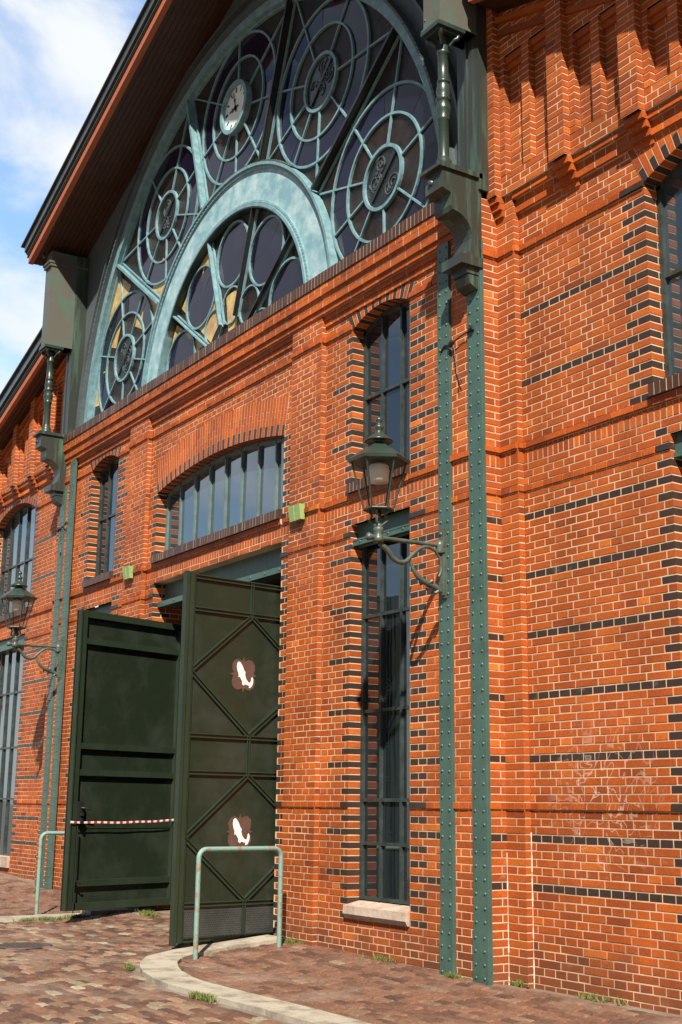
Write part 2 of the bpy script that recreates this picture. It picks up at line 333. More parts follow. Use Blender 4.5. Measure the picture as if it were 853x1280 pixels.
class Lay:
    """lays bonded bricks on one flat face: O origin at z=0, U direction along the wall, N outward"""
    def __init__(s, mb, O, U, N): s.mb = mb; s.O = Vector(O); s.U = Vector(U); s.N = Vector(N)
    def P(s, u, z, h): return s.O+s.U*u+Vector((0, 0, z))+s.N*h
    def brick(s, a, b, z0, z1, h, t, le=False, re=False):
        j = JT/2; c = .004
        a_ = a if le else a+j; b_ = b if re else b-j; y0, y1 = z0+j, z1-j
        if b_-a_ < .015: return
        q = random.uniform(-.0008, .0012); e = lambda: random.uniform(-.0012, .0014)
        fa = a_ if le else a_+c; fb = b_ if re else b_-c
        P = s.P
        V = [P(a_, y0, -REC-.002), P(b_, y0, -REC-.002), P(b_, y1, -REC-.002), P(a_, y1, -REC-.002),
             P(fa, y0+c+e(), h+q+e()), P(fb, y0+c+e(), h+q+e()), P(fb, y1-c+e(), h+q+e()), P(fa, y1-c+e(), h+q+e())]
        s.mb.faces(V, [(4, 5, 6, 7), (0, 1, 5, 4), (1, 2, 6, 5), (2, 3, 7, 6), (3, 0, 4, 7)], 0, t)
    def wall(s, u0, u1, z0, z1, holes=None, black=None, shift=0, ledges=True, base_h=0):
        n0 = int(math.floor((z0-CZ0)/CH+1e-6)); n1 = int(math.ceil((z1-CZ0)/CH-1e-6))
        n = n0
        while n < n1:
            k = 2 if (n == 65 and ledges) else 1
            a = max(z0, CZ0+n*CH); b = min(z1, CZ0+(n+k)*CH)
            if b-a < .02: n += k; continue
            hs = holes((a+b)/2) if holes else []
            for p, q in subtract(u0, u1, hs):
                s.mb.quad([s.P(p, a, -REC+base_h), s.P(q, a, -REC+base_h), s.P(q, b, -REC+base_h), s.P(p, b, -REC+base_h)], 1)
                head = (n % 2 == 1) if n < 67 else (n % 2 == 0)
                if k == 2: W = .0775; off = 0
                elif head: W = HW; off = 0
                else: W = 2*HW; off = -HW/2
                g = LEDGE.get(n, 0) if ledges else 0
                base = u0+shift; i = int(math.floor((p-base-off)/W))
                while base+off+i*W < q-1e-4:
                    x0 = base+off+i*W; x1 = x0+W
                    ca, cb = max(x0, p), min(x1, q)
                    # merge slivers at the ends
                    if q-cb < .05 and cb < q: cb = q; i += 1
                    if cb-ca > .03:
                        bf = 1 if (black and k == 1 and black(n, (ca+cb)/2, ca, cb)) else 0
                        s.brick(ca, cb, a, b, base_h+g, rnd_t(bf), le=abs(ca-p) < 1e-5, re=abs(cb-q) < 1e-5)
                    i += 1
                if g:  # close the underside of a projecting course
                    pass
            n += k
    def quoin(s, ea, dirn, z0, z1, w=.31, h=0):
        pass

def seg_arch(xc, zs, half, rise):
    Rr = (half*half+rise*rise)/(2*rise); zc = zs+rise-Rr
    return xc, zc, Rr
def arch_hole(xa, xb, zbot, zs, rise, T):
    xc = (xa+xb)/2; half = (xb-xa)/2; _, zc, Rr = seg_arch(xc, zs, half, rise)
    th = math.asin(half/Rr); Ro = Rr+T-.035
    def f(z):
        if z < zbot: return None
        if z < zs: return (xa, xb)
        # outside of the voussoir ring (between the skewbacks)
        lim = Ro*Ro-(z-zc)**2
        if lim <= 0: return None
        w_ = math.sqrt(lim)
        sk = math.tan(th)*(z-zc)-.02
        w_ = min(w_, sk)
        return (xc-w_, xc+w_) if w_ > .02 else None
    return f

def voussoirs(mb, xa, xb, zs, rise, T, yf, depth, mode):
    xc = (xa+xb)/2; half = (xb-xa)/2; _, zc, Rr = seg_arch(xc, zs, half, rise)
    th = math.asin(half/Rr); n = max(5, int(round(2*th*Rr/.0800)))
    if n % 2 == 0: n += 1
    def pt(a, r, y): return Vector((xc+r*math.sin(a), y, zc+r*math.cos(a)))
    # mortar bed
    for i in range(24):
        a0, a1 = -th+2*th*i/24, -th+2*th*(i+1)/24
        A = [pt(a0, Rr+.003, yf-.003), pt(a1, Rr+.003, yf-.003), pt(a1, Rr+T-.004, yf-.003), pt(a0, Rr+T-.004, yf-.003)]
        mb.prism(A, (0, depth, 0), 1)
    for i in range(n):
        a0 = -th+2*th*i/n; a1 = -th+2*th*(i+1)/n; g = .006/Rr
        if mode == 'small': cuts = [(0, T, 1)] if i % 2 == 0 else [(0, T*.5, 0), (T*.5, T, 0)]
        elif mode == 'big': cuts = ([(0, .155, 1), (.155, .155+.2, 0), (.355, T, 0)] if i % 2 == 0 else [(0, .26, 0), (.26, T, 0)])
        elif mode == 'wing': cuts = ([(0, .155, 1), (.155, .46, 0), (.46, T, 0)] if i % 2 == 0 else [(0, .31, 0), (.31, T, 0)])
        for c0, c1, bl in cuts:
            A = [pt(a0+g, Rr+c0+(.0 if c0 == 0 else .005), yf-.006), pt(a1-g, Rr+c0+(.0 if c0 == 0 else .005), yf-.006),
                 pt(a1-g, Rr+c1-.005, yf-.006), pt(a0+g, Rr+c1-.005, yf-.006)]
            A = [p+Vector((0, random.uniform(-.001, .001), 0)) for p in A]
            mb.prism(A, (0, depth if c0 == 0 else .03, 0), 0, rnd_t(bl))

def rowlock_sill(mb, x0, x1, z0, z1, yf, yb, slope=.03):
    n = int(round((x1-x0)/.0775))
    mb.box(x0+.008, x1-.008, yf+.004, yb, z0+.004, z1-slope-.002, 1)
    mb.quad([(x0, yf+.004, z1-slope-.001), (x1, yf+.004, z1-slope-.001), (x1, yb, z1-.003), (x0, yb, z1-.003)], 1)
    for i in range(n):
        a = x0+(x1-x0)*i/n+.006; b = x0+(x1-x0)*(i+1)/n-.006; q = random.uniform(-.003, .003)
        P = [Vector(p) for p in ((a, yf+q, z0), (b, yf+q, z0), (b, yb, z0), (a, yb, z0), (a, yf+q, z1-slope), (b, yf+q, z1-slope), (b, yb, z1), (a, yb, z1))]
        mb.faces(P, [(3, 2, 1, 0), (4, 5, 6, 7), (0, 1, 5, 4), (1, 2, 6, 5), (2, 3, 7, 6), (3, 0, 4, 7)], 0, (random.random(), .93, 0))

def course_band(mb, x0, x1, z, k, yf, yb, black=0, stretch=True, off=0.):
    """k courses, bricks as full little blocks so undersides read"""
    for c in range(k):
        za = z+c*CH; zb = za+CH
        mb.box(x0+.006, x1-.006, yf+REC, yb, za+.002, zb-.002, 1)
        W = .31 if (stretch == (c % 2 == 0)) else .155
        x = x0-off
        while x < x1-.01:
            if 0 < x1-(x+W) < .06: b = x1-.0065; a = max(x, x0)+.0065; mb.box(a, b, yf, yf+.03, za+(.001 if c == 0 else .005), zb-.006, 0, rnd_t(black), jit=.0012); break
            a = max(x, x0)+.0065; b = min(x+W, x1)-.0065
            if b-a > .03: mb.box(a, b, yf, yf+.03, za+(.001 if c == 0 else .005), zb-.006, 0, rnd_t(black), jit=.0012)
            x += W

# ------------------------------------------------------------------ the place: dimensions
XM = -6.70
FY, PY, WY = -.30, -.225, 0.0
def gz(x, y=-2.0):
    K = [(-60, .5), (-18, .22), (-15.2, .15), (-12.5, .05), (-9, -.045), (-4.4, -.085), (0, -.155), (60, -.17)]
    for (a, za), (b, zb) in zip(K, K[1:]):
        if a <= x <= b: return za+(zb-za)*(x-a)/(b-a)-.09*min(1, max(0, (-.3-y)/1.2))
    return (K[0][1] if x < 0 else K[-1][1])-.09*min(1, max(0, (-.3-y)/1.2))

# ground base sheet + individually laid setts
mb = MB()
xs = [-900, -200, -60, -18, -15.2, -12.5, -9, -4.4, 0, 60, 300, 900]; ys = [-900, -100, -20, -1.5, -.3, 0, 20, 900]
for i in range(len(xs)-1):
    for j in range(len(ys)-1):
        mb.quad([(x_, y_, gz(x_, y_)-.012) for x_, y_ in ((xs[i], ys[j]), (xs[i+1], ys[j]), (xs[i+1], ys[j+1]), (xs[i], ys[j+1]))])
tag(mb.build('ground', GROUT), kind='structure')

KR = [(-4.62, -.32), (-4.52, -1.2), (-4.32, -1.8), (-3.95, -2.25), (-3.58, -2.50), (-3.23, -2.66), (-2.84, -2.80), (-2.4, -2.89), (-1.96, -2.93), (-1.1, -2.86), (-.3, -2.80), (2.4, -2.75), (9, -2.7)]
def inner(poly, d):
    o = []
    for i, p in enumerate(poly):
        a = Vector(poly[max(i-1, 0)]); b = Vector(poly[min(i+1, len(poly)-1)]); t = (b-a).normalized()
        o.append((p[0]-t.y*d, p[1]+t.x*d))
    return o
KI = inner(KR, .40)
def side(px, py, poly):
    """signed side of a polyline: >0 inside pavement (towards the wall, right of the door)"""
    best = 1e9; sgn = 1
    for (ax, ay), (bx, by) in zip(poly, poly[1:]):
        vx, vy = bx-ax, by-ay; l2 = vx*vx+vy*vy; t = max(0, min(1, ((px-ax)*vx+(py-ay)*vy)/l2))
        dx, dy = px-ax-t*vx, py-ay-t*vy; d = dx*dx+dy*dy
        if d < best: best = d; sgn = vx*(py-ay)-vy*(px-ax)
    return (1 if sgn > 0 else -1)*math.sqrt(best)

def sett(mb, cx, cy, ax, ay, w, l, t, lift=0):
    """one stone, long side along (ax,ay)"""
    bx, by = -ay, ax; c = random.uniform(.010, .020); V = []
    tx, ty = random.uniform(-.03, .03), random.uniform(-.03, .03); dz = random.uniform(-.006, .006)+lift
    for s_, hz in ((1, -.014), (.0, .006)):
        for i, j in ((-1, -1), (1, -1), (1, 1), (-1, 1)):
            u_ = i*(l/2-(0 if s_ else c)+random.uniform(-.003, .003)); v_ = j*(w/2-(0 if s_ else c)+random.uniform(-.003, .003))
            x = cx+ax*u_+bx*v_; y = cy+ay*u_+by*v_
            V.append((x, y, gz(x, y)+hz+dz+(0 if s_ else tx*u_+ty*v_)))
    mb.faces(V, [(4, 5, 6, 7), (0, 1, 5, 4), (1, 2, 6, 5), (2, 3, 7, 6), (3, 0, 4, 7)], 0, t)

LKX = -8.70
def in_left_kerb(x, y): return LKX-.36 < x < LKX+.04 and -3.1 < y < -.3
ROAD = MB(); APR = MB()
ang = R(4)
rx, ry = math.cos(ang), math.sin(ang)
v = -7.5; row = 0
while v < .4:
    u = -21+random.uniform(0, .2); wd = random.uniform(.105, .125)
    while u < 5.5:
        ln = random.choice((.13, .17, .20, .22, .25))*random.uniform(.93, 1.07)
        x = (u+ln/2)*rx-v*ry; y = (u+ln/2)*ry+v*rx
        u += ln+.008
        ok = y < -.10 and side(x, y, KR) < -.08 and not (x < LKX+.1 and y > -3.1)
        if (-8.7 < x < -4.6 and -.35 < y < .6): ok = True
        if ok and math.hypot(x+5.75, y+3.05) > .36:
            sett(ROAD, x, y, rx, ry, wd-.006, ln, (min(1, random.random()**1.05), 0, 0))
    v += wd; row += 1
v = -7.5
while v < .4:
    u = -22
    off = random.uniform(0, .1)
    while u < 8.5:
        ln = .215
        x = u+off+ln/2; y = v
        u += ln+.008
        right = side(x, y, KI) > .04 and x > -4.6 and y < -.24 and x < 5
        left = x < LKX-.42 and y > -3.1 and y < -.2
        if (right or left) and not (x > -.2 and y > -.02):
            sett(APR, x, y, 1, 0, .100, ln, (min(1, .22+random.gauss(.22, .16)), 0, 0), .004 if right else 0)
    v += .108
tag(ROAD.build('road_paving', SET), kind='structure')
tag(APR.build('pavement_paving', SET), kind='structure')

# kerb
mb = MB()
for P_, Q_, ztop in ((KR, KI, .035),):
    # cut into stones
    for i in range(len(P_)-1):
        segn = max(1, int(round(math.dist(P_[i], P_[i+1])/.8)))
        for k in range(segn):
            e = .008/max(.1, math.dist(P_[i], P_[i+1])/segn)
            a, b = (k+e)/segn, (k+1-e)/segn
            lp = lambda A, B, t: (A[0]+(B[0]-A[0])*t, A[1]+(B[1]-A[1])*t)
            c4 = [lp(P_[i], P_[i+1], a), lp(P_[i], P_[i+1], b), lp(Q_[i], Q_[i+1], b), lp(Q_[i], Q_[i+1], a)]
            V = [(x, y, gz(x, y)-.03) for x, y in c4]+[(x, y, gz(x, y)+ztop+random.uniform(-.003, .003)) for x, y in c4]
            mb.faces(V, [(4, 5, 6, 7), (0, 1, 5, 4), (1, 2, 6, 5), (2, 3, 7, 6), (3, 0, 4, 7)])
for k in range(4):
    y0, y1 = -.33-.69*k, -.33-.69*(k+1)+.01
    mb.box(LKX-.40, LKX, y1, y0, -.2, gz(LKX, (y0+y1)/2)+.04+random.uniform(-.003, .003))
y = -3.1
for k in range(14):
    mb.box(LKX-.0-.8*(k+1)+.01, LKX-.8*k, y-.0, y+.3, -.2, gz(LKX-.8*k)+.045)
tag(mb.build('kerb', KERB), kind='structure')

# ================================================================== THE HALL
hall = empty('market_hall', (XM, 0, 0), 'red brick market hall with big arched window, green iron trim and open gates', 'building')

def in_sets(n):
    return n in (9, 15, 25, 33, 41, 49, 57, 76, 86)
def quoin_row(n): return (n % 2 == 1) if n < 67 else (n % 2 == 0)

# openings in the central block (left ones are the mirror images)
def mir(x): return 2*XM-x
OPEN_R = (-2.97, -1.735)
OPEN_L = (mir(-1.735), mir(-2.97))
DOOR = (-8.74, -4.66)
HS = 7.42
S_TOP = 5.43; S_BOT = 5.27
hole_up = {s: arch_hole(a, b, S_TOP, HS, .155, .225) for s, (a, b) in (('R', OPEN_R), ('L', OPEN_L))}
hole_door = arch_hole(DOOR[0], DOOR[1], S_TOP, 6.44, .22, .55)
LOWB = .47
def holes_win(side_):
    a, b = OPEN_R if side_ == 'R' else OPEN_L
    def f(z):
        o = []
        h = hole_up[side_](z)
        if h: o.append(h)
        if 5.193 < z < S_TOP: o.append((a, b))
        if LOWB-.22 < z < 4.88: o.append((a, b))
        return o
    return f
def holes_door(z):
    o = []
    h = hole_door(z)
    if h: o.append(h)
    if 5.193 < z < S_TOP: o.append(DOOR)
    if z < 4.96: o.append(DOOR)
    return o
def blk_win(side_):
    a, b = OPEN_R if side_ == 'R' else OPEN_L
    def f(n, uc, c0, c1):
        z = CZ0+(n+.5)*CH
        if z > HS or z < .2 or not quoin_row(n): return False
        d = min(abs(uc-a), abs(uc-b)); rt = abs(uc-b) < abs(uc-a)
        if a < uc < b: return False
        if in_sets(n) and d < (.75 if rt else .52): return True
        return d < (.24 if rt else .155)
    return f
def blk_door(n, uc, c0, c1):
    z = CZ0+(n+.5)*CH
    if z > 6.4 or not quoin_row(n): return False
    return (uc < DOOR[0] and DOOR[0]-uc < .155) or (uc > DOOR[1] and uc-DOOR[1] < .24)

X0, X1 = -13.12, -.28
PA = (-4.355, -3.60); PB = (mir(-3.60), mir(-4.355))
PIER_R = (-1.05, X1); PIER_L = (X0, mir(-1.05))
BASE = -.35; TOPZ = 7.86

mb = MB(); fr = Lay(mb, (0, PY, 0), (1, 0, 0), (0, -1, 0))
fr.wall(PA[1], PIER_R[0], BASE, TOPZ, holes_win('R'), blk_win('R'), shift=(OPEN_R[0]-PA[1]) % .155)
fr.wall(PIER_L[1], PB[0], BASE, TOPZ, holes_win('L'), blk_win('L'), shift=(OPEN_L[0]-PIER_L[1]) % .155)
fr.wall(PB[1], PA[0], BASE, TOPZ, holes_door, blk_door, shift=(DOOR[0]-PB[1]) % .155)
f2 = Lay(mb, (0, FY, 0), (1, 0, 0), (0, -1, 0))
for a, b in (PA, PB, PIER_R, PIER_L):
    f2.wall(a, b, BASE, TOPZ)
# returns facing +x of the pilasters and left pier, and the hidden -x ones
for x, s_ in ((PA[1], 1), (PB[1], 1), (PIER_L[1], 1), (PA[0], -1), (PB[0], -1), (PIER_R[0], -1)):
    q = Lay(mb, (x, FY if s_ > 0 else PY, 0), (0, s_, 0), (s_, 0, 0)); q.wall(0, PY-FY, BASE, TOPZ)
# end wall of the central block seen over the right hand corner
q = Lay(mb, (X1, FY, 0), (0, 1, 0), (1, 0, 0))
q.wall(0, .30, BASE, 8.12, black=lambda n, uc, a, b: in_sets(n) and n < 60 and uc < .23)
q = Lay(mb, (X0, .0, 0), (0, -1, 0), (-1, 0, 0)); q.wall(0, .30, BASE, 8.25)
# jambs of the openings
def reveal_blk(zmax, dead=None):
    def f(n, uc, a, b):
        z = CZ0+(n+.5)*CH
        return quoin_row(n) and z < zmax and z > .3
    return f
for (a, b), zt, dd, zb in ((OPEN_R, HS, .20, LOWB-.2), (OPEN_L, HS, .20, LOWB-.2), (DOOR, 6.44, .20, S_BOT-.2)):
    for x, s_ in ((a, 1), (b, -1)):
        q = Lay(mb, (x, PY if s_ > 0 else PY+dd, 0), (0, s_, 0), (s_, 0, 0))
        q.wall(0, dd, zb, zt+.01, black=reveal_blk(zt), ledges=False)
for x, s_ in ((DOOR[0], 1), (DOOR[1], -1)):
    D_ = .62
    q = Lay(mb, (x, PY if s_ > 0 else PY+D_, 0), (0, s_, 0), (s_, 0, 0))
    q.wall(0, D_, BASE, 4.96, black=lambda n, uc, a, b, s_=s_: quoin_row(n) and ((uc if s_ > 0 else D_-uc) < .25), ledges=False)
# soffit of the brick strip over the gate
mb.box(DOOR[0], DOOR[1], PY+.012, .05, 4.965, 5.19, 1)
mb.build('brick_wall', [BR, MO], hall)

# corbelled panels + cornice + coping
mb = MB()
for a, b in ((PB[1], PA[0]), (PA[1], PIER_R[0]), (PIER_L[1], PB[0])):
    course_band(mb, a+.002, b-.002, CZ0+99*CH, 1, PY-.026, PY+.02, stretch=False)
    course_band(mb, a+.002, b-.002, CZ0+100*CH, 1, PY-.050, PY+.02)
Z1 = CZ0+101*CH
CX0, CX1 = X0-.0, -.62
course_band(mb, CX0, CX1, Z1, 1, FY-.022, PY+.1)
course_band(mb, CX0, CX1, Z1+CH, 2, FY-.050, PY+.1)
course_band(mb, CX0, CX1, Z1+3*CH, 2, FY-.084, PY+.1)
mb.build('cornice', [BR, MO], hall)
mb = MB()
ZC = Z1+5*CH
rowlock_sill(mb, CX0, CX1, ZC, ZC+.170, FY-.100, .02, slope=.012)
mb.build('coping', [BR, MO], hall)

# arches
for (a, b), zs, rise, T, dep, mode in ((OPEN_R, HS, .155, .225, .22, 'small'), (OPEN_L, HS, .155, .225, .22, 'small'), (DOOR, 6.44, .22, .55, .2, 'big')):
    mb = MB(); voussoirs(mb, a, b, zs, rise, T, PY, dep, mode); mb.build('brick_arch', [BR, MO], hall)

# sills under the upper windows
for a, b in (OPEN_R, OPEN_L, DOOR):
    mb = MB()
    rowlock_sill(mb, a-.0, b, S_BOT, S_TOP, PY-.075, 0, slope=.035)
    course_band(mb, a, b, S_BOT-CH, 1, PY-.03, PY+.1)
    mb.build('sill', [BR, MO], hall)

# ---- windows
def win_frame(mb, xa, xb, z0, z1, cols, hbars, y, w=.045, d=.06, arch=None, mi=0):
    def top(x):
        if not arch: return z1
        xc, zc, Rr = arch; return zc+math.sqrt(max(0, Rr*Rr-(x-xc)**2))
    for i in range(cols+1):
        x = xa+(xb-xa)*i/cols
        ww = w*(1.25 if i in (0, cols) else .75)
        x_ = min(max(x, xa+ww/2), xb-ww/2)
        mb.box(x_-ww/2, x_+ww/2, y-d/2, y+d/2, z0, top(x_)-.012, mi)
    for h in [z0+w/2]+hbars+([] if arch else [z1-w/2]):
        mb.box(xa, xb, y-d*.36, y+d*.36, h-w/2, h+w/2, mi)
    if arch:
        n = 12
        for i in range(n):
            a, b = xa+(xb-xa)*i/n, xa+(xb-xa)*(i+1)/n
            P = [(a, y-d/2, top(a)-.055), (b, y-d/2, top(b)-.055), (b, y-d/2, top(b)-.002), (a, y-d/2, top(a)-.002)]
            mb.prism(P, (0, d, 0), mi)
def panes(mb, xa, xb, z0, z1, cols, zs, y, arch=None):
    """one slightly tilted sheet per pane"""
    def top(x):
        if not arch: return z1
        xc, zc, Rr = arch; return zc+math.sqrt(max(0, Rr*Rr-(x-xc)**2))
    zs = [z0]+zs+[None]
    for i in range(cols):
        a, b = xa+(xb-xa)*i/cols, xa+(xb-xa)*(i+1)/cols
        for k in range(len(zs)-1):
            t1, t2 = random.uniform(-.007, .007), random.uniform(-.007, .007)
            za = zs[k]; zb0 = zs[k+1] if zs[k+1] is not None else top(a); zb1 = zs[k+1] if zs[k+1] is not None else top(b)
            mb.quad([(a, y+t1, za), (b, y+t2, za), (b, y-t1, zb1), (a, y-t2, zb0)])
def window(xa, xb, z0, z1, cols, hb, y, arch=None, fm=FRM, gm=PANE, w=.038, label=None):
    mb = MB(); win_frame(mb, xa, xb, z0, z1, cols, hb, y, arch=arch, w=w)
    f = mb.build('window', fm, hall)
    if label: f['label'] = label
    mb = MB(); panes(mb, xa+.01, xb-.01, z0+.01, z1, cols, hb, y+.012, arch=arch); mb.build('pane', gm, f)
    return f
GY = -.03
for a, b in (OPEN_R, OPEN_L):
    ar = seg_arch((a+b)/2, HS, (b-a)/2, .155)
    window(a+.003, b-.003, S_TOP-.01, HS, 3, [6.53], GY, ar)
    window(a+.003, b-.003, LOWB, 4.72, 3, [3.75, 2.62, 1.59, 1.10], GY)
    # steel lintel with a riveted lower flange
    mb = MB(); mb.box(a, b, PY+.10, PY+.12, 4.60, 4.9); mb.box(a, b, PY+.03, PY+.19, 4.68, 4.70)
    mb.box(a, b, PY+.035, PY+.055, 4.62, 4.70)
    for k in range(4): mb.dome((a+.15+k*.3, PY+.035, 4.66), (0, -1, 0), .016)
    mb.build('steel_lintel', ST, hall)
    mb = MB()
    P = [(a-.06, PY-.03, LOWB-.2), (a-.06, GY+.05, LOWB-.2), (a-.06, GY+.05, LOWB), (a-.06, PY-.05, LOWB-.06), (a-.06, PY-.06, LOWB-.15)]
    mb.prism([(p[0]+.06, p[1], p[2]) for p in P], (b-a, 0, 0)); mb.build('stone_sill', STONE, hall)
ar = seg_arch(XM, 6.44, 2.04, .22)
window(DOOR[0]+.003, DOOR[1]-.003, S_TOP-.01, 6.44, 8, [], GY, ar, fm=FRL, gm=PANEB, w=.040, label='wide segmental window of eight tall panes over the gate')
# beam over the gate
mb = MB()
mb.box(DOOR[0], DOOR[1], -.02, 0, 4.60, 4.97); mb.box(DOOR[0], DOOR[1], -.12, .1, 4.575, 4.60)
mb.box(DOOR[0], DOOR[1], -.14, -.12, 4.575, 4.66)
for k in range(10): mb.dome((DOOR[0]+.2+k*.41, -.14, 4.62), (0, -1, 0), .018)
mb.build('steel_lintel', ST, hall, label='long green steel beam over the gate')

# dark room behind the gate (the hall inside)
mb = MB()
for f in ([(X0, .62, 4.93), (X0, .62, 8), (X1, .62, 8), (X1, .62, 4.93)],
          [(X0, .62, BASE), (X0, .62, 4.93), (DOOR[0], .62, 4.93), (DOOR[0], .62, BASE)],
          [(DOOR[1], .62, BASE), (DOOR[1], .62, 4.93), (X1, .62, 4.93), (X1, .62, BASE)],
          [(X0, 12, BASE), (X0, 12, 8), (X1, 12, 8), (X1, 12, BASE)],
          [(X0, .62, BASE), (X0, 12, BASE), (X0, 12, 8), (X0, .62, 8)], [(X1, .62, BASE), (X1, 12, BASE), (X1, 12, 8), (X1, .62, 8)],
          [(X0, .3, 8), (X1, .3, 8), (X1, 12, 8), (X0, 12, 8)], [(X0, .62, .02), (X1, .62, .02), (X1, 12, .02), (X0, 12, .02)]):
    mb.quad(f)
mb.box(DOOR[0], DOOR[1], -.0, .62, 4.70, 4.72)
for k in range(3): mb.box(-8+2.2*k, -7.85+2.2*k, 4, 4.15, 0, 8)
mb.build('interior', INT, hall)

# ---- riveted iron strips
def strip(xa, xb, ztop, yf=FY-.034):
    mb = MB(); mb.box(xa, xb, yf, FY+.01, .34, ztop); mb.box(xa-.004, xb+.004, yf-.014, FY+.01, BASE, .34)
    mb.box(xa-.006, xb+.006, FY-.012, FY+.012, BASE, ztop)
    z = .42; w_ = xb-xa
    while z < ztop-.05:
        for q_ in (.2, .8): mb.dome((xa+w_*q_+random.uniform(-.004, .004), yf, z+random.uniform(-.004, .004)), (0, -1, 0), random.uniform(.0150, .0180))
        z += .133
    for k in range(4):
        for q_ in (.2, .8): mb.dome((xa+w_*q_, yf-.014, -.1+.125*k), (0, -1, 0), .0165)
    return mb.build('iron_strip', ST, hall)
strip(-1.045, -.840, 7.80); strip(-.505, -.275, 7.6)
strip(-12.50, -12.285, 7.80); strip(-12.92, -12.70, 7.35)

# ================================================================== side wings
def wing(sg, far):
    """sg=+1 right wing from x=-.28, sg=-1 mirrored left wing"""
    X = (lambda x: x) if sg > 0 else (lambda x: mir(x))
    def span(a, b): return (min(X(a), X(b)), max(X(a), X(b)))
    OW = (1.85, 4.45)
    zs_, rise, T = 7.47, .30, .52
    ow = span(*OW)
    ol = span(2.03, OW[1])
    hu = arch_hole(ow[0], ow[1], S_TOP, zs_, rise, T)
    def holes(z):
        o = []
        h = hu(z)
        if h: o.append(h)
        if 5.193 < z < S_TOP: o.append(ow)
        if LOWB-.22 < z < 4.88: o.append(ol)
        return o
    def blk(n, uc, a, b):
        z = CZ0+(n+.5)*CH
        oo = ow if z > 4.95 else ol
        if z > zs_ or not quoin_row(n) or oo[0] < uc < oo[1]: return False
        if z > .5 and min(abs(uc-oo[0]), abs(uc-oo[1])) < .25: return True
        return in_sets(n) and z < 6.8 and (abs(uc-X(0)) < 1.95 or abs(uc-X(6.3)) < 1.95)
    mb = MB(); f = Lay(mb, (0, WY, 0), (1, 0, 0), (0, -1, 0))
    a, b = span(0, far)
    f.wall(a, b, BASE, 8.0, holes, blk, shift=(ow[0]-a) % .155)
    a, b = span(-.28, 0)
    f = Lay(mb, (0, WY-.08, 0), (1, 0, 0), (0, -1, 0)); f.wall(a, b, BASE, 8.12)
    if sg > 0: q = Lay(mb, (0, WY-.08, 0), (0, 1, 0), (1, 0, 0)); q.wall(0, .08, BASE, 8.0)
    else: q = Lay(mb, (X(0), WY, 0), (0, -1, 0), (-1, 0, 0)); q.wall(0, .08, BASE, 8.0)
    for x, s_, za_, zb_ in ((ow[0], 1, 5.19, zs_+.01), (ow[1], -1, 5.19, zs_+.01), (ol[0], 1, LOWB-.2, 4.885), (ol[1], -1, LOWB-.2, 4.885)):
        q = Lay(mb, (x, WY if s_ > 0 else WY+.24, 0), (0, s_, 0), (s_, 0, 0)); q.wall(0, .24, za_, zb_, black=lambda n, uc, a, b: quoin_row(n), ledges=False)
    if sg > 0:
        for cx_, cy_, zt_ in ((-.275, -.083, 1.0), (.004, -.004, 1.28)):
            z_ = BASE+.1
            while z_ < zt_:
                h_ = random.uniform(.05, .12); w_ = random.uniform(.003, .011)
                mb.prism([(cx_-.001, cy_-w_, z_), (cx_+w_, cy_-.0005, z_), (cx_+w_*random.uniform(.7, 1.2), cy_-.0005, z_+h_), (cx_-.001, cy_-w_*random.uniform(.7, 1.2), z_+h_)], (-.003, .003, 0), 2); z_ += h_
    lab = 'brick wall of the right hand wing' if sg > 0 else 'brick wall of the left hand wing'
    mb.build('brick_wall', [BR, MO, LIME], hall, label=lab)
    # frieze
    mb = MB()
    L1, L2, RB = WY-.125, WY-.04, WY-.215
    ZF = CZ0+108*CH      # panel floor
    roofw = lambda x: 10.22-.31*(x-.47)
    aa, bb = span(-.28, far)
    for k in range(3):
        course_band(mb, *span(0, far), CZ0+(102+k)*CH, 1, WY-(.045, .045, .095)[k], WY+.02, stretch=(k % 2 == 0))
    f = Lay(mb, (0, L1, 0), (1, 0, 0), (0, -1, 0))
    f.wall(*span(-.28, far), CZ0+105*CH, ZF, ledges=False)
    mb.box(*span(-.28, far), L1+.010, .1, CZ0+105*CH+.004, ZF-.002, 1)
    mb.quad([(aa, L1, ZF), (bb, L1, ZF), (bb, .03, ZF+.05), (aa, .03, ZF+.05)], 0, (.15, .35, 0))
    ribs = [(-.28, -.14)]; x = .74
    while x < far: ribs.append((x, x+.24)); x += 1.045
    def face(xa, xb, y, z0, z1):
        s0, s1 = span(xa, xb); g = Lay(mb, (0, y, 0), (1, 0, 0), (0, -1, 0)); g.wall(s0, s1, z0, z1, ledges=False)
    def ret(xr, y0, y1, z0, z1):
        g = Lay(mb, (xr, y0, 0), (0, 1, 0), (1, 0, 0)); g.wall(0, y1-y0, z0, z1, ledges=False)
    def ret_l(xl, y0, y1, z0, z1):
        g = Lay(mb, (xl, y1, 0), (0, -1, 0), (-1, 0, 0)); g.wall(0, y1-y0, z0, z1, ledges=False)
    for i, (ra, rb) in enumerate(ribs):
        s0, s1 = span(ra, rb)
        zb = CZ0+105*CH; ZR = roofw(ra)+.1
        face(ra, rb, RB, zb, ZR); ret(s1, RB, L1, zb, ZR); ret_l(s0, RB, L1, zb, ZR)
        for k in range(4):
            yk = (RB+.034*(4-k)) if i == 0 else (RB+.048*(4-k))
            mb.box(s0-.0, s1, yk, .0, zb-CH*(4-k)+.003, zb-CH*(3-k)-.003, 0, rnd_t())
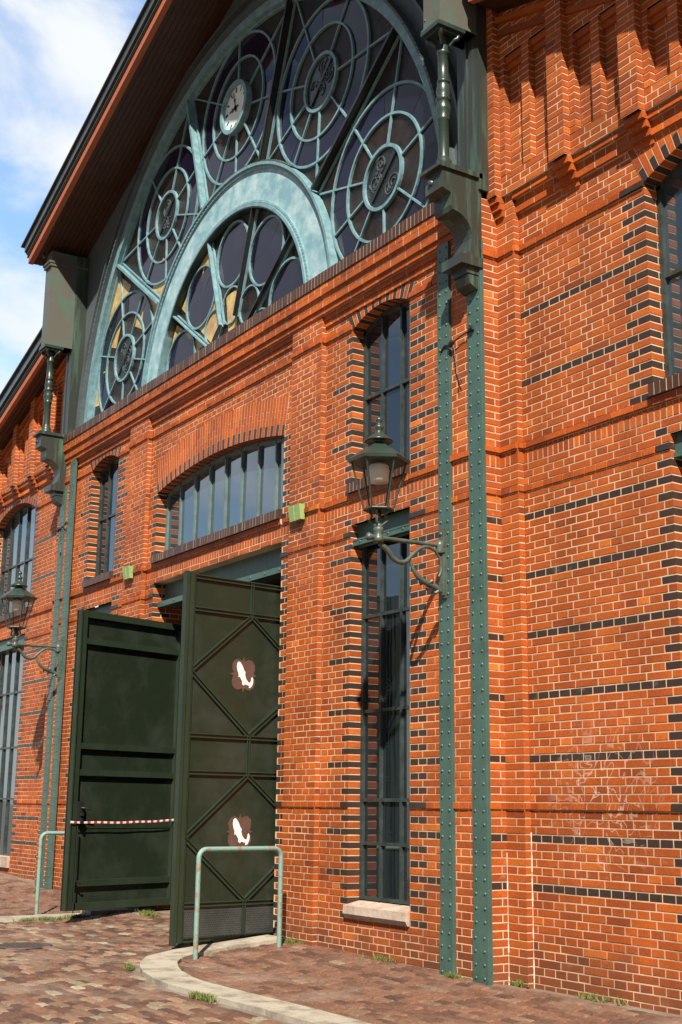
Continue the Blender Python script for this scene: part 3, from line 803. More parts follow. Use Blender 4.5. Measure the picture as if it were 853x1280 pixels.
    for i, ((ra, rb), (rc, rd)) in enumerate(zip(ribs, ribs[1:])):
        ZT = CZ0+CH*round((9.84-.34*i-CZ0)/CH); ZR = roofw(rb)+.1
        w_ = rc-rb; fr_ = .08; mid = .125; pw = (w_-2*fr_-mid)/2
        parts = [(rb, rb+fr_), (rb+fr_+pw, rb+fr_+pw+mid), (rc-fr_, rc)]
        for a_, b_ in parts:
            face(a_, b_, L1, ZF, ZT)
            s0, s1 = span(a_, b_)
            ret(s1, L1, L2, ZF, ZT); ret_l(s0, L1, L2, ZF, ZT)
        for k_, a_ in enumerate((rb+fr_, rb+fr_+pw+mid)):
            zt_ = ZT
            face(a_, a_+pw, L2, ZF, zt_)
            s0, s1 = span(a_, a_+pw)
            mb.box(s0, s1, L2-.03, .05, zt_-.16, zt_-.09, 0, rnd_t()); mb.box(s0, s1, L2-.055, .05, zt_-.085, zt_, 0, rnd_t())
        face(rb, rc, L1, ZT, ZR)
        for dz_, yy in ((-.24, L1-.035), (-.08, L1-.06)):
            P = [(X(rb+.01), yy, roofw(rb)+dz_-.075), (X(rc-.01), yy, roofw(rc)+dz_-.075), (X(rc-.01), yy, roofw(rc)+dz_), (X(rb+.01), yy, roofw(rb)+dz_)]
            mb.prism(P, (0, .07, 0), 0, rnd_t())
    mb.prism([(X(-.28), .02, ZF), (X(far), .02, ZF), (X(far), .02, roofw(far)+.1), (X(-.28), .02, roofw(-.28)+.1)], (0, .08, 0), 1)
    mb.build('frieze', [BR, MO], hall)
    # raked roof edge of the wing
    mb = MB(); Yw = -.57; xi, xo = -.13, far+.5
    def slabw(yf, yb, z0, z1, mi, ex=0):
        P = [(X(xi), yf, roofw(xi)+z0), (X(xo+ex), yf, roofw(xo+ex)+z0), (X(xo+ex), yf, roofw(xo+ex)+z1), (X(xi), yf, roofw(xi)+z1)]
        mb.prism(P, (0, yb-yf, 0), mi)
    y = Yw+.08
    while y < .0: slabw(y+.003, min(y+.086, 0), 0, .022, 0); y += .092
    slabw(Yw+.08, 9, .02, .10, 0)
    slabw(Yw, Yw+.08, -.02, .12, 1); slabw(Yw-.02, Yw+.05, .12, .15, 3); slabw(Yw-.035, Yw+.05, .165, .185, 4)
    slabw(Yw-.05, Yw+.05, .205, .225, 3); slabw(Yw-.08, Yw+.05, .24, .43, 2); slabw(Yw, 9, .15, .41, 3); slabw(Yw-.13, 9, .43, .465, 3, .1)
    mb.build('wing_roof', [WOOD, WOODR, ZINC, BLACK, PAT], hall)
    # arch, sills, windows
    mb = MB(); voussoirs(mb, ow[0], ow[1], zs_, rise, T, WY, .26, 'wing'); mb.build('brick_arch', [BR, MO], hall)
    mb = MB(); rowlock_sill(mb, ow[0], ow[1], S_BOT, S_TOP, WY-.07, .22, slope=.035)
    course_band(mb, ow[0], ow[1], S_BOT-CH, 1, WY-.03, WY+.1);
    mb.build('sill', [BR, MO], hall)
    ar = seg_arch((ow[0]+ow[1])/2, zs_, (ow[1]-ow[0])/2, rise)
    window(ow[0]+.003, ow[1]-.003, S_TOP-.01, zs_, 5, [6.52], .20, ar, fm=FRM, gm=PANEB)
    window(ol[0]+.003, ol[1]-.003, LOWB, 4.72, 5, [3.75, 2.62, 1.59], .20, fm=FRM, gm=PANEB)
    mb = MB(); mb.box(ol[0], ol[1], .06, .22, 4.70, 4.9); mb.box(ol[0], ol[1], .04, .22, 4.66, 4.70); mb.build('steel_lintel', ST, hall)
    mb = MB(); mb.box(ol[0], ol[1], -.05, .22, LOWB-.2, LOWB); mb.build('stone_sill', STONE, hall)
    mb = MB(); a, b = span(-.28, far)
    mb.quad([(a, .5, BASE), (b, .5, BASE), (b, .5, 11), (a, .5, 11)]); mb.build('interior', INT, hall)
wing(1, 6.3); wing(-1, 6.3)

# ================================================================== gable with the lunette window
AC = Vector((XM, 0, 8.08)); GYL = -.03
RO, RIO, RII = 5.58, 3.10, 2.42
lun = MB()
def pol(a, r, y): return (AC.x+r*math.cos(a), y, AC.z+r*math.sin(a))
def arc_bar(mb, c, r0, r1, a0, a1, y0, y1, n=48, mi=0, zmin=None):
    """curved bar with box section between radii r0,r1 and depths y0 (front), y1"""
    cx, cz = c; S = []
    for i in range(n+1):
        a = a0+(a1-a0)*i/n
        S.append([(cx+r*math.cos(a), y, cz+r*math.sin(a)) for r, y in ((r0, y0), (r1, y0), (r1, y1), (r0, y1))])
    closed = abs((a1-a0)-2*math.pi) < 1e-6
    for i in range(n):
        for k in range(4):
            q = [S[i][k], S[i][(k+1) % 4], S[i+1][(k+1) % 4], S[i+1][k]]
            if zmin is not None and min(p[2] for p in q) < zmin: continue
            mb.quad(q, mi)
def line_bar(mb, p, q, w_, y0, y1, mi=0):
    p, q = Vector((p[0], 0, p[1])), Vector((q[0], 0, q[1])); d = (q-p).normalized(); nn = Vector((-d.z, 0, d.x))*w_/2
    A = [p-nn, q-nn, q+nn, p+nn]
    mb.prism([(v_.x, y0, v_.z) for v_ in A], (0, y1-y0, 0), mi)
ZB = 8.30
aB = lambda r: math.asin(min(1, (ZB-AC.z)/r))
frame_o = MB()
arc_bar(frame_o, (AC.x, AC.z), RO, RO+.16, aB(RO), math.pi-aB(RO), -.16, .02, 72)
arc_bar(frame_o, (AC.x, AC.z), RO-.03, RO+.0, aB(RO), math.pi-aB(RO), -.08, .02, 72)
arched = frame_o.build('arched_window', CAME, hall, label='huge half-round stained glass window with pale metal tracery')
mb = MB()
arc_bar(mb, (AC.x, AC.z), RO+.16, RO+.20, aB(RO), math.pi-aB(RO), -.24, .02, 72)
arc_bar(mb, (AC.x, AC.z), RO+.44, RO+.48, aB(RO), math.pi-aB(RO), -.20, .0, 72)
for i in range(170):
    a = aB(RO)+(math.pi-2*aB(RO))*(i+.5)/170
    p = pol(a, RO+.52, -.105); mb.dome(p, (0, -1, 0), .020)
    p = pol(a, RO+.18, -.24); mb.dome(p, (0, -1, 0), .016)
mb.build('arch_flange', PLATE, hall)
# gable plate
mb = MB()
ZSL = .385; ZAP = 14.55
def roofz(x): return ZAP-ZSL*abs(x-XM)
n = 80
for i in range(n):
    xa = X0+(X1-X0)*i/n; xb = X0+(X1-X0)*(i+1)/n
    def lo(x):
        d = (RO+.02)**2-(x-XM)**2
        return max(ZB-.1, AC.z+math.sqrt(d)) if d > 0 else ZB-.1
    mb.quad([(xa, -.10, min(lo(xa), roofz(xa)+.1)), (xb, -.10, min(lo(xb), roofz(xb)+.1)), (xb, -.10, roofz(xb)+.15), (xa, -.10, roofz(xa)+.15)])
mb.build('gable_plate', PLATE, hall)

# glass: half disc of pebbled glass, proud rings of violet glass
mb = MB(); n = 60
V = [(AC.x, GYL, ZB-.05)]
P = [pol(math.pi*i/n, RO, GYL) for i in range(n+1)]
for i in range(n):
    mb.quad([(AC.x, GYL, AC.z), P[i], P[i+1]])
mb.build('pane', PEB, arched, label='brown pebbled background glass')
vio = MB(); med = MB(); came = MB(); peb2 = MB(); yref = MB()
RC = 4.35; rb_, rm_, rs_ = 1.225, .84, .425
def annulus(mb, c, r0, r1, y, n=40):
    for i in range(n):
        a, b = 2*math.pi*i/n, 2*math.pi*(i+1)/n
        g_ = int(i*8/n); h_ = random.Random(int(c[0]*97+c[1]*31+g_*7)); tx, tz = h_.uniform(-.004, .004), h_.uniform(-.004, .004)
        am = 2*math.pi*(g_+.5)/8; mx_, mz_ = c[0]+(r0+r1)/2*math.cos(am), c[1]+(r0+r1)/2*math.sin(am)
        q = [(c[0]+r*math.cos(t), c[1]+r*math.sin(t)) for r, t in ((r0, a), (r1, a), (r1, b), (r0, b))]
        q = [(x_, y+tx*(x_-mx_)*3+tz*(z_-mz_)*3, z_) for x_, z_ in q]
        if min(p[2] for p in q) > ZB-.12: mb.quad(q if r0 > 0 else q[1:3]+[(c[0], y, c[1])])
medal = []
for k in range(5):
    th = R(18+36*k); c = (AC.x+RC*math.cos(th), AC.z+RC*math.sin(th))
    vio = MB(); annulus(vio, c, rm_, rb_, GYL-.006); vio.build('pane', VIO, arched, label='dark violet ring of glass panes')
    if k != 2: annulus(med, c, 0, rs_-.02, GYL-.008)
    arc_bar(came, c, rb_-.018, rb_+.018, 0, 2*math.pi, GYL-.035, GYL, 56)
    arc_bar(came, c, rm_-.016, rm_+.016, 0, 2*math.pi, GYL-.035, GYL, 48)
    arc_bar(came, c, rs_-.028, rs_+.018, 0, 2*math.pi, GYL-.045, GYL, 40)
    rot = th-math.pi/2
    # glazing rays, in the sector's own frame
    for aa_, ln in ((90, 1.24), (31, 1.95), (149, 1.95), (-16, 1.33), (-164, 1.33), (-57, 1.60), (-90, 1.24), (-123, 1.60)):
        a = R(aa_)+rot
        p = (c[0]+rs_*math.cos(a), c[1]+rs_*math.sin(a)); q = (c[0]+ln*math.cos(a), c[1]+ln*math.sin(a))
        # stop at the outer ring
        while math.hypot(q[0]-AC.x, q[1]-AC.z) > RO-.01: ln -= .02; q = (c[0]+ln*math.cos(a), c[1]+ln*math.sin(a))
        line_bar(came, p, q, .026, GYL-.032, GYL-.002)
    medal.append((c, rot))
# inner fan
for k in range(5):
    th = R(18+36*k); c = (AC.x+1.83*math.cos(th), AC.z+1.83*math.sin(th))
    vio = MB(); annulus(vio, c, 0, .52, GYL-.006); vio.build('pane', VIO, arched, label='round dark violet pane of the inner fan'); arc_bar(came, c, .505, .537, 0, 2*math.pi, GYL-.035, GYL, 40)
    c2 = (AC.x+.98*math.cos(th), AC.z+.98*math.sin(th))
    arc_bar(came, c2, .285, .31, 0, 2*math.pi, GYL-.03, GYL, 28)
came.build('glazing_bars', CAME, arched)
# yellow reflection painted into the colour of panes low on the left
def blob(mb, pts, y):
    mb.quad([(x, y, z) for x, z in pts])
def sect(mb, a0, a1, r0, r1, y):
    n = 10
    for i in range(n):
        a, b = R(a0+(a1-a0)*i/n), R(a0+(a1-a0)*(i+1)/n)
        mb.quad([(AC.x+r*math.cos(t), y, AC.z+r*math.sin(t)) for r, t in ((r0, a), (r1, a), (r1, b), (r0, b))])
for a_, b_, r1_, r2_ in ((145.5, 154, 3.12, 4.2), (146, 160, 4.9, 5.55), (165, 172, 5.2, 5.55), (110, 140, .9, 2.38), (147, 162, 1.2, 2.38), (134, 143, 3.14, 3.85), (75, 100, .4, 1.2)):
    q_ = MB(); sect(q_, a_, b_, r1_, r2_, GYL-.003); q_.build('pane', YREF, arched, label='pane with a yellow reflection painted in')
sect(yref, 110, 139, .9, 2.38, GYL-.003); sect(yref, 147, 160, 1.2, 2.38, GYL-.003); sect(yref, 137, 143, 3.2, 3.75, GYL-.003)
# medallions with scrollwork
for k, (c, rot) in enumerate(medal):
    if k == 2: continue
    mo = MB(); annulus(mo, c, 0, rs_-.02, GYL-.010)
    o = mo.build('medallion', MED, arched)
    sc = MB(); rg = random.Random(k)
    for j in range(7):
        a = rg.uniform(0, 6.28); rr_ = rg.uniform(.12, .27); cc = (c[0]+rr_*math.cos(a), c[1]+rr_*math.sin(a)); r1 = rg.uniform(.06, .12)
        a0 = rg.uniform(0, 6.28); arc_bar(sc, cc, r1-.006, r1+.006, a0, a0+4.4, GYL-.022, GYL-.011, 14, 0)
        arc_bar(sc, cc, r1*.45-.005, r1*.45+.005, a0+1, a0+4.8, GYL-.022, GYL-.011, 10, 0)
    line_bar(sc, (c[0]-.27, c[1]-.25), (c[0]+.27, c[1]+.25), .055, GYL-.03, GYL-.011, 1)
    # scroll lines are finer and grey, the bar is black: material slots
    me_parent = arched
    sc.build('scrollwork', [mat('scroll_grey', (.07, .09, .095), .5), BLACK], arched)
# spokes: deep fins with a narrow front flange on a flat base plate
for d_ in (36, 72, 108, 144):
    a = R(d_); dv = Vector((math.cos(a), 0, math.sin(a))); nv = Vector((-dv.z, 0, dv.x)); dark = d_ < 90  # shade painted in: right-hand spokes black, left-hand ones stay pale
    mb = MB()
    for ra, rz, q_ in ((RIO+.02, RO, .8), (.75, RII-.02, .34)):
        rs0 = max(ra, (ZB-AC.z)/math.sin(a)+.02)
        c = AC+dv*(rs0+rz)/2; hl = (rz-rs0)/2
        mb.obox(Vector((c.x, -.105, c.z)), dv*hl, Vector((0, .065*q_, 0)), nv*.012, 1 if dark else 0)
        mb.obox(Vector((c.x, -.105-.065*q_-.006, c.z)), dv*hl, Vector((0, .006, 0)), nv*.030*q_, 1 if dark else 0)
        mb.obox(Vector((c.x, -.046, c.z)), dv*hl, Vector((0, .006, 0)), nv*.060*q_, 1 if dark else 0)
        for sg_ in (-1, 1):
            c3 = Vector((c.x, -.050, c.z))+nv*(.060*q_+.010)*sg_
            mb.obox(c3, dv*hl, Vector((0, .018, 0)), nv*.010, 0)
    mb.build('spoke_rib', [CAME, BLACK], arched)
# inner ring: flaking painted annulus between two projecting riveted rims
mb = MB()
arc_bar(mb, (AC.x, AC.z), RII+.08, RIO-.08, aB(RII), math.pi-aB(RIO)*1.0, -.11, .0, 60)
mb.build('arch_ring', RING, arched)
mb = MB()
for r_ in (RII, RIO-.045):
    arc_bar(mb, (AC.x, AC.z), r_, r_+.045, aB(r_), math.pi-aB(r_), -.165, -.02, 60)
    arc_bar(mb, (AC.x, AC.z), r_+(.045 if r_ == RII else -.05), r_+(.095 if r_ == RII else 0), aB(r_), math.pi-aB(r_), -.14, -.11, 60)
    for i in range(110):
        a = aB(r_)+(math.pi-2*aB(r_))*(i+.5)/110; rr_ = r_+(.07 if r_ == RII else -.025)
        mb.dome(pol(a, rr_, -.14), (0, -1, 0), .014)
mb.build('ring_rims', CAME, arched)
# black outer face of the rims (top and left of the arc only)
mb = MB()
arc_bar(mb, (AC.x, AC.z), RIO+.002, RIO+.02, R(52), math.pi-aB(RIO), -.155, -.04, 60)
for i in range(90):
    a = R(52)+(math.pi-R(60))*(i+.5)/90
    p = pol(a, RIO+.02, -.13); mb.dome(p, (math.cos(a), 0, math.sin(a)), .022)
mb.build('riveted_angle', STD, arched)
mb = MB(); arc_bar(mb, (AC.x, AC.z), RII-.02, RII-.002, R(20), math.pi-R(30), -.155, -.04, 60); mb.build('riveted_angle', STD, arched)

# clock in the top medallion
c, rot = medal[2]
mb = MB(); arc_bar(mb, c, rs_-.05, rs_+.02, 0, 2*math.pi, GYL-.11, GYL-.01, 48); clock = mb.build('clock', CAME, hall, label='round white clock with black hands in the top roundel')
mb = MB(); annulus(mb, c, 0, rs_-.05, GYL-.05); mb.build('clock_face', DIAL, clock)
for h in range(12):
    mb = MB()
    a = R(90-30*h); r1, r2 = .27, .355
    w_ = .020 if h % 3 else .034
    line_bar(mb, (c[0]+r1*math.cos(a), c[1]+r1*math.sin(a)), (c[0]+r2*math.cos(a), c[1]+r2*math.sin(a)), w_*1.5, GYL-.054, GYL-.0505)
    mb.build('hour_mark', BLACK, clock)
for nm, ad, ln, w_ in (('hour_hand', 182, .20, .045), ('minute_hand', 106, .31, .030)):
    a = R(ad); mb = MB()
    p = (c[0]-.09*math.cos(a), c[1]-.09*math.sin(a)); q = (c[0]+ln*math.cos(a), c[1]+ln*math.sin(a))
    line_bar(mb, p, q, w_*.55, GYL-.066, GYL-.060)
    arc_bar(mb, c, 0, .040, 0, 2*math.pi, GYL-.070, GYL-.057, 14)
    e = (c[0]+ln*.5*math.cos(a), c[1]+ln*.5*math.sin(a)); arc_bar(mb, e, 0, w_*.8, 0, 2*math.pi, GYL-.067, GYL-.058, 10)
    mb.build(nm, BLACK, clock)

# ================================================================== gable roof
YF = -1.13
mb = MB(); XE = 6.72
def slab(side_, xin, xout, yf, yb, zo0, zo1, mi):
    """strip parallel to the roof slope; zo offsets above the soffit plane"""
    s_ = -1 if side_ < 0 else 1
    xa, xb = XM+s_*xin, XM+s_*xout
    za, zb = ZAP-ZSL*xin, ZAP-ZSL*xout
    P = [(xa, yf, za+zo0), (xb, yf, zb+zo0), (xb, yf, zb+zo1), (xa, yf, za+zo1)]
    mb.prism(P, (0, yb-yf, 0), mi)
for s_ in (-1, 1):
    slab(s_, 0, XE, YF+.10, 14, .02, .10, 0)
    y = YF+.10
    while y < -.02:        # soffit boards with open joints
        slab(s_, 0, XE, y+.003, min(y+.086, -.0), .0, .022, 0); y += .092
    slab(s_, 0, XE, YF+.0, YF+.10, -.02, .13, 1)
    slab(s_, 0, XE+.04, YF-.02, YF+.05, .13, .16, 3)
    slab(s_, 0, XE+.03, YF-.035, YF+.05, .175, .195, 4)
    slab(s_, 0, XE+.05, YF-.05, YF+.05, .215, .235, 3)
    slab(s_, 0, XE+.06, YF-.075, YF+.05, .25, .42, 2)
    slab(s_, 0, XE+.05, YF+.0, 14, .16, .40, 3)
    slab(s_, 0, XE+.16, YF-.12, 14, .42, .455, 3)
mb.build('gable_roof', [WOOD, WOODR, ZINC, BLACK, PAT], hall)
for x_, y_ in ((-11.2, YF+.05), (-10.4, YF+.05)):
    mb = MB(); z_ = ZAP-ZSL*abs(x_-XM)+.455
    for k in range(3): mb.box(x_+k*.1, x_+k*.1+.03, y_, y_+.04, z_-.02+.038*k, z_+.12+.038*k)
    mb.obox((x_+.12, y_+.02, z_+.13), Vector((.16, 0, .0616)), Vector((0, .012, 0)), Vector((0, 0, .014)))
    mb.build('snow_guard', BLACK, hall)

# ================================================================== consoles with turned columns and box piers
def console(xr):
    """xr: world x of the side turned to the camera; the console is .31 wide"""
    xl = xr-.31
    yw = FY
    def poly(pts, x0=xl, x1=xr, mi=0):
        mb.prism([(x0, y, z) for y, z in pts], (x1-x0, 0, 0), mi)
    mb = MB()
    body = [(yw, 8.33), (-.84, 8.33), (-.84, 8.10), (-.72, 8.06), (-.72, 7.92)]
    cx, cz, r_ = -.725, 7.47, .0
    for i in range(9):
        a = R(90-90*i/8); body.append((-.70+.27*math.cos(a)-.0, 7.60+.27*math.sin(a)))
    body += [(-.47, 7.44), (-.56, 7.38), (yw, 7.38)]
    poly(body)
    poly([(yw, 8.33), (-.90, 8.33), (-.90, 8.37), (-.87, 8.39), (yw, 8.39)], xl-.03, xr+.03)
    # pendant block
    poly([(yw, 7.38), (-.60, 7.38), (-.60, 7.27), (yw, 7.27)], xl-.03, xr+.02)
    poly([(yw, 7.27), (-.50, 7.27), (-.49, 7.19), (yw, 7.19)], xl+.03, xr-.02)
    poly([(yw, 7.19), (-.47, 7.19), (-.47, 7.15), (-.44, 7.08), (-.36, 7.03), (yw, 7.03)], xl+.04, xr-.03)
    mb.dome((xl+.10, -.84, 8.22), (0, -1, 0), .045)
    b = mb.build('console', STRK, hall)
    # side sheet with green run-off
    mb = MB()
    xc, yc = (xl+xr)/2, -.70
    pz = lambda k: 8.39+k
    prof = [(.10, 0), (.10, .05), (.085, .06), (.09, .10), (.068, .12), (.062, .16), (.064, .55), (.074, .56), (.074, .585), (.066, .60), (.088, .66), (.090, .70), (.070, .76),
            (.078, .775), (.092, .79), (.078, .815), (.070, .83), (.084, .87), (.074, .95), (.064, .98), (.074, .985), (.072, 1.01), (.062, 1.02), (.060, 1.31), (.072, 1.32), (.070, 1.345), (.060, 1.36), (.058, 1.46), (.075, 1.50)]
    mb.lathe((xc, yc, 8.39), [(r_, z_*1.09) for r_, z_ in prof], 18)
    zt = 8.39+1.635
    for dx in (-1, 1):
        for dy in (-1, 1):
            mb.tube([(xc+dx*.05, yc+dy*.05, zt-.10), (xc+dx*.085, yc+dy*.085, zt-.03), (xc+dx*.12, yc+dy*.12, zt-.02), (xc+dx*.13, yc+dy*.13, zt+.03)], [.02, .03, .03, .02], 6)
    mb.box(xc-.14, xc+.14, yc-.16, yc+.16, zt+.01, zt+.05); mb.box(xc-.17, xc+.17, yc-.19, yc+.19, zt+.05, zt+.10)
    mb.build('column', STD, hall)
    # box pier above, up to the soffit
    zb = zt+.10; x_mid = xc
    mb = MB(); ztop = ZAP-ZSL*abs(xr-XM)-.02 if xr < XM else ZAP-ZSL*abs(xr-XM)-.02
    ztop_l = ZAP-ZSL*abs(xl-XM)-.02
    ztp = min(ztop, ztop_l)
    mb.box(xl, xr, -.86, -.13, zb, ztp)
    mb.box(xl-.02, xr+.02, -.90, -.13, zb+1.62, zb+1.68); mb.box(xl-.035, xr+.035, -.92, -.13, zb+1.68, zb+1.72)
    mb.box(xl-.015, xr+.015, -.88, -.13, zb-.0, zb+.03)
    z = zb+.15
    while z < ztp-.1:
        mb.dome((xl, -.80, z), (-1, 0, 0), .018); mb.dome((xl+.03, -.86, z), (0, -1, 0), .016); z += .33
    mb.build('box_pier', PAT, hall)
    # wall post behind the column
    mb = MB()
    z_ = ZB-.1
    mb.box(xl-.10, xl+.13, -.30, -.10, z_, ztp); mb.box(xl+.13, xr+.03, -.345, -.08, z_, ztp)
    mb.box(xl+.115, xl+.145, -.36, -.30, z_, ztp)
    mb.build('wall_post', STRK, hall)
    # scroll ring at the soffit
    if xr < XM:
        mb = MB(); cx_, cz_ = xl+.02, zb+2.02
        pts = [(cx_+.09*math.cos(t), -.92, cz_+.13*math.sin(t)) for t in [R(20*i) for i in range(15)]]
        mb.tube(pts, .026, 8); mb.tube([(cx_-.02, -.92, cz_-.13), (cx_-.10, -.94, cz_+.0), (cx_-.13, -.94, cz_+.05)], [.02, .03, .035], 8)
        mb.build('scroll_ring', PAT, hall)
console(-.275); console(-12.80)

# ================================================================== gate leaves
def leaf(A, B, z0, z1, name_label, kind):
    A = Vector((*A, 0)); B = Vector((*B, 0)); Lg = (B-A).length; t = (B-A)/Lg; nrm = Vector((-t.y, t.x, 0))
    if nrm.x < 0: nrm = -nrm                      # side seen by the camera faces +x
    P = lambda u, z, h: A+t*u+nrm*h+Vector((0, 0, z))
    def bar(mb, u0, zz0, u1, zz1, w_, h0, h1, mi=0):
        a, b = Vector((u0, zz0)), Vector((u1, zz1)); d = (b-a).normalized(); n_ = Vector((-d.y, d.x))*w_/2
        q = [a-n_, b-n_, b+n_, a+n_]
        mb.prism([P(v_.x, v_.y, h0) for v_ in q], nrm*(h1-h0), mi)
    mb = MB()
    mb.prism([P(0, z0, -.02), P(Lg, z0, -.02), P(Lg, z1, -.02), P(0, z1, -.02)], nrm*.022)
    door = mb.build('gate_leaf', DOORP, hall, label=name_label)
    fb = MB()
    e = .0
    if kind == 'barred':
        w_ = .13
        for u in (w_/2, Lg-w_/2): bar(fb, u, z0, u, z1, w_, -.03, .065)
        for z in (z0+.05, z1-.05): bar(fb, w_, z, Lg-w_, z, .10, -.03, .060)
        for z in (3.86, 2.33, 1.95, .40): bar(fb, w_, z, Lg-w_, z, .085, 0, .055)
        bar(fb, w_, 1.17, Lg-w_, 1.17, .012, 0, .010)
        bar(fb, Lg-.012, z0, Lg-.012, z1, .024, .065, .085)
    else:
        uc = Lg/2
        for u in (.03, Lg-.05): bar(fb, u, z0, u, z1, .06, 0, .05)
        bar(fb, Lg-.10, z0, Lg-.10, z1, .02, 0, .03)
        bar(fb, Lg+.012, z0-.03, Lg+.012, z1+.02, .05, -.04, .045)
        for z in (z0+.03, z1-.03, 3.92, 2.35, 1.90, .34):
            for dz in (-.022, .022): bar(fb, .03, z+dz, Lg-.08, z+dz, .014, 0, .03)
            bar(fb, .03, z, Lg-.08, z, .04, 0, .012)
        for za, zb in ((z0, .34), (1.90, 2.35), (3.92, z1)):
            for du in (-.018, .018): bar(fb, uc+du, za, uc+du, zb, .012, 0, .028)
        for zt, zb in ((3.90, 2.37), (1.88, .36)):
            zm = (zt+zb)/2
            for p, q in (((Lg-.08, zm), (uc, zt)), ((uc, zt), (.03, zm)), ((.03, zm), (uc, zb)), ((uc, zb), (Lg-.08, zm))):
                d = Vector((q[0]-p[0], q[1]-p[1])).normalized(); nn = Vector((-d.y, d.x))
                for s_ in (-.022, .022): bar(fb, p[0]+nn.x*s_, p[1]+nn.y*s_, q[0]+nn.x*s_, q[1]+nn.y*s_, .014, 0, .030)
                bar(fb, *p, *q, .04, 0, .010)
        kp = MB()
        kp.prism([P(.06, z0+.05, .003), P(Lg-.11, z0+.05, .003), P(Lg-.11, .31, .003), P(.06, .31, .003)], nrm*.004)
        for r_ in range(12):
            for k in range(60):
                u = .08+k*.031+(r_ % 2)*.0155
                if u > Lg-.13: continue
                z = z0+.065+r_*.026; sg_ = 1 if (r_+k) % 2 else -1
                bar(kp, u-.009, z-.006*sg_, u+.009, z+.006*sg_, .006, .007, .011)
        kp.build('kick_plate', KICK, door)
    fb.build('frame', DOORM, door)
    return door, P, Lg
d1, P1, L1_ = leaf((-8.66, .30), (-8.04, -1.72), .03, 4.31, 'left gate leaf, green steel with plain cross bars, folded out', 'barred')
d2, P2, L2_ = leaf((-4.79, .33), (-4.52, -1.66), -.09, 4.36, 'right gate leaf, dark steel with diamond bracing and two painted fish emblems', 'diamond')
n1 = (P1(0, 0, 1)-P1(0, 0, 0)); n2 = (P2(0, 0, 1)-P2(0, 0, 0))
# latch
mb = MB(); Z = Vector((0, 0, 1)); t1 = (P1(1, 0, 0)-P1(0, 0, 0))
mb.obox(P1(1.93, 1.40, .075), t1*.045, n1*.018, Z*.14); mb.obox(P1(1.93, 1.36, .10), t1*.02, n1*.03, Z*.02)
mb.tube([P1(1.93, 1.45, .09), P1(1.93, 1.45, .13), P1(1.80, 1.43, .13)], .013, 8)
mb.obox(P1(1.93, 1.27, .10), t1*.02, n1*.02, Z*.03)
mb.build('latch', BLACK, d1)
mb = MB(); mb.tube([P1(1.99, 1.2, .10), P1(1.99, .0, .10)], .010, 8); mb.tube([P1(1.99, .44, .09), P1(1.93, .42, .12), P1(1.88, .40, .10)], .012, 8); mb.build('drop_bolt', BLACK, d1)
# emblems: quatrefoil with points, pale fish
def emblem(uc, zc, worn):
    mb = MB(); s = 1.0; n = 64; pts = []
    hw, hh = .185, .200
    n = 96
    for i in range(n):
        a = 2*math.pi*i/n; r_ = 0
        for sx_ in (-1, 1):
            for sz_ in (-1, 1):
                b_ = .46*(sx_*math.cos(a)+sz_*math.sin(a)); disc = b_*b_-(2*.46*.46-.50*.50)
                if disc >= 0: r_ = max(r_, b_+math.sqrt(disc))
        k = round(a/(math.pi/2)); da = abs(a-k*math.pi/2)
        r_ = max(r_, 1.12-da*2.6)
        if worn: r_ *= 1+random.uniform(-.07, .02)*(1 if math.sin(a) > .3 else .5)
        pts.append((uc-hw*1.02*r_*math.cos(a), zc+hh*1.02*r_*math.sin(a)))
    V = [P2(u, z, .006) for u, z in pts]; W_ = [P2(u, z, .003) for u, z in pts]
    mb.prism(W_, n2*.003)
    e = mb.build('painted_emblem', BROWN, d2, label='worn brown quatrefoil with a pale fish' if worn else 'brown quatrefoil with a pale fish')
    fb = MB()
    # fish outline, head up left, tail curling up right; u grows to the left as seen
    F_ = [(-.100, .150), (-.080, .165), (-.055, .155), (-.020, .110), (.010, .050), (.028, .035), (.022, .000), (.040, -.050), (.075, -.088), (.105, -.098),
          (.120, -.070), (.125, -.030), (.140, -.020), (.155, -.055), (.150, -.105), (.125, -.150), (.095, -.165), (.085, -.150), (.100, -.135), (.060, -.128), (.020, -.118), (.010, -.140), (-.020, -.120),
          (-.020, -.085), (-.060, -.030), (-.080, -.035), (-.080, .005), (-.100, .050), (-.110, .100)]
    fb.prism([P2(uc-x*1.0, zc+z*1.0, .0068) for x, z in F_], n2*.002)
    fb.build('fish_motif', PINK, e) if False else fb.build('fish_motif', PINK, d2)
emblem(1.10, 3.145, False); emblem(1.09, 1.19, True)

# ================================================================== separate things
# barrier tape over the left leaf
mb = MB(); n = 34
for i in range(n):
    u0, u1 = .06+(L1_-.06)*i/n, .06+(L1_-.06)*(i+1)/n
    z = lambda u: 1.285-.022*math.sin(u/L1_*math.pi)-.035*(u/L1_)+.003*math.sin(u*9)
    mb.faces([P1(u0, z(u0)-.012, .092), P1(u1, z(u1)-.012, .092), P1(u1, z(u1)+.012, .096), P1(u0, z(u0)+.012, .096),
              P1(u0, z(u0)-.015, .089), P1(u1, z(u1)-.015, .089), P1(u1, z(u1)+.015, .091), P1(u0, z(u0)+.015, .091)],
             [(0, 1, 2, 3), (7, 6, 5, 4), (0, 4, 5, 1), (3, 2, 6, 7)], i % 2)
tag(mb.build('barrier_tape', [RED, WHITE]), 'red and white striped barrier tape stretched across the left gate leaf', 'tape')

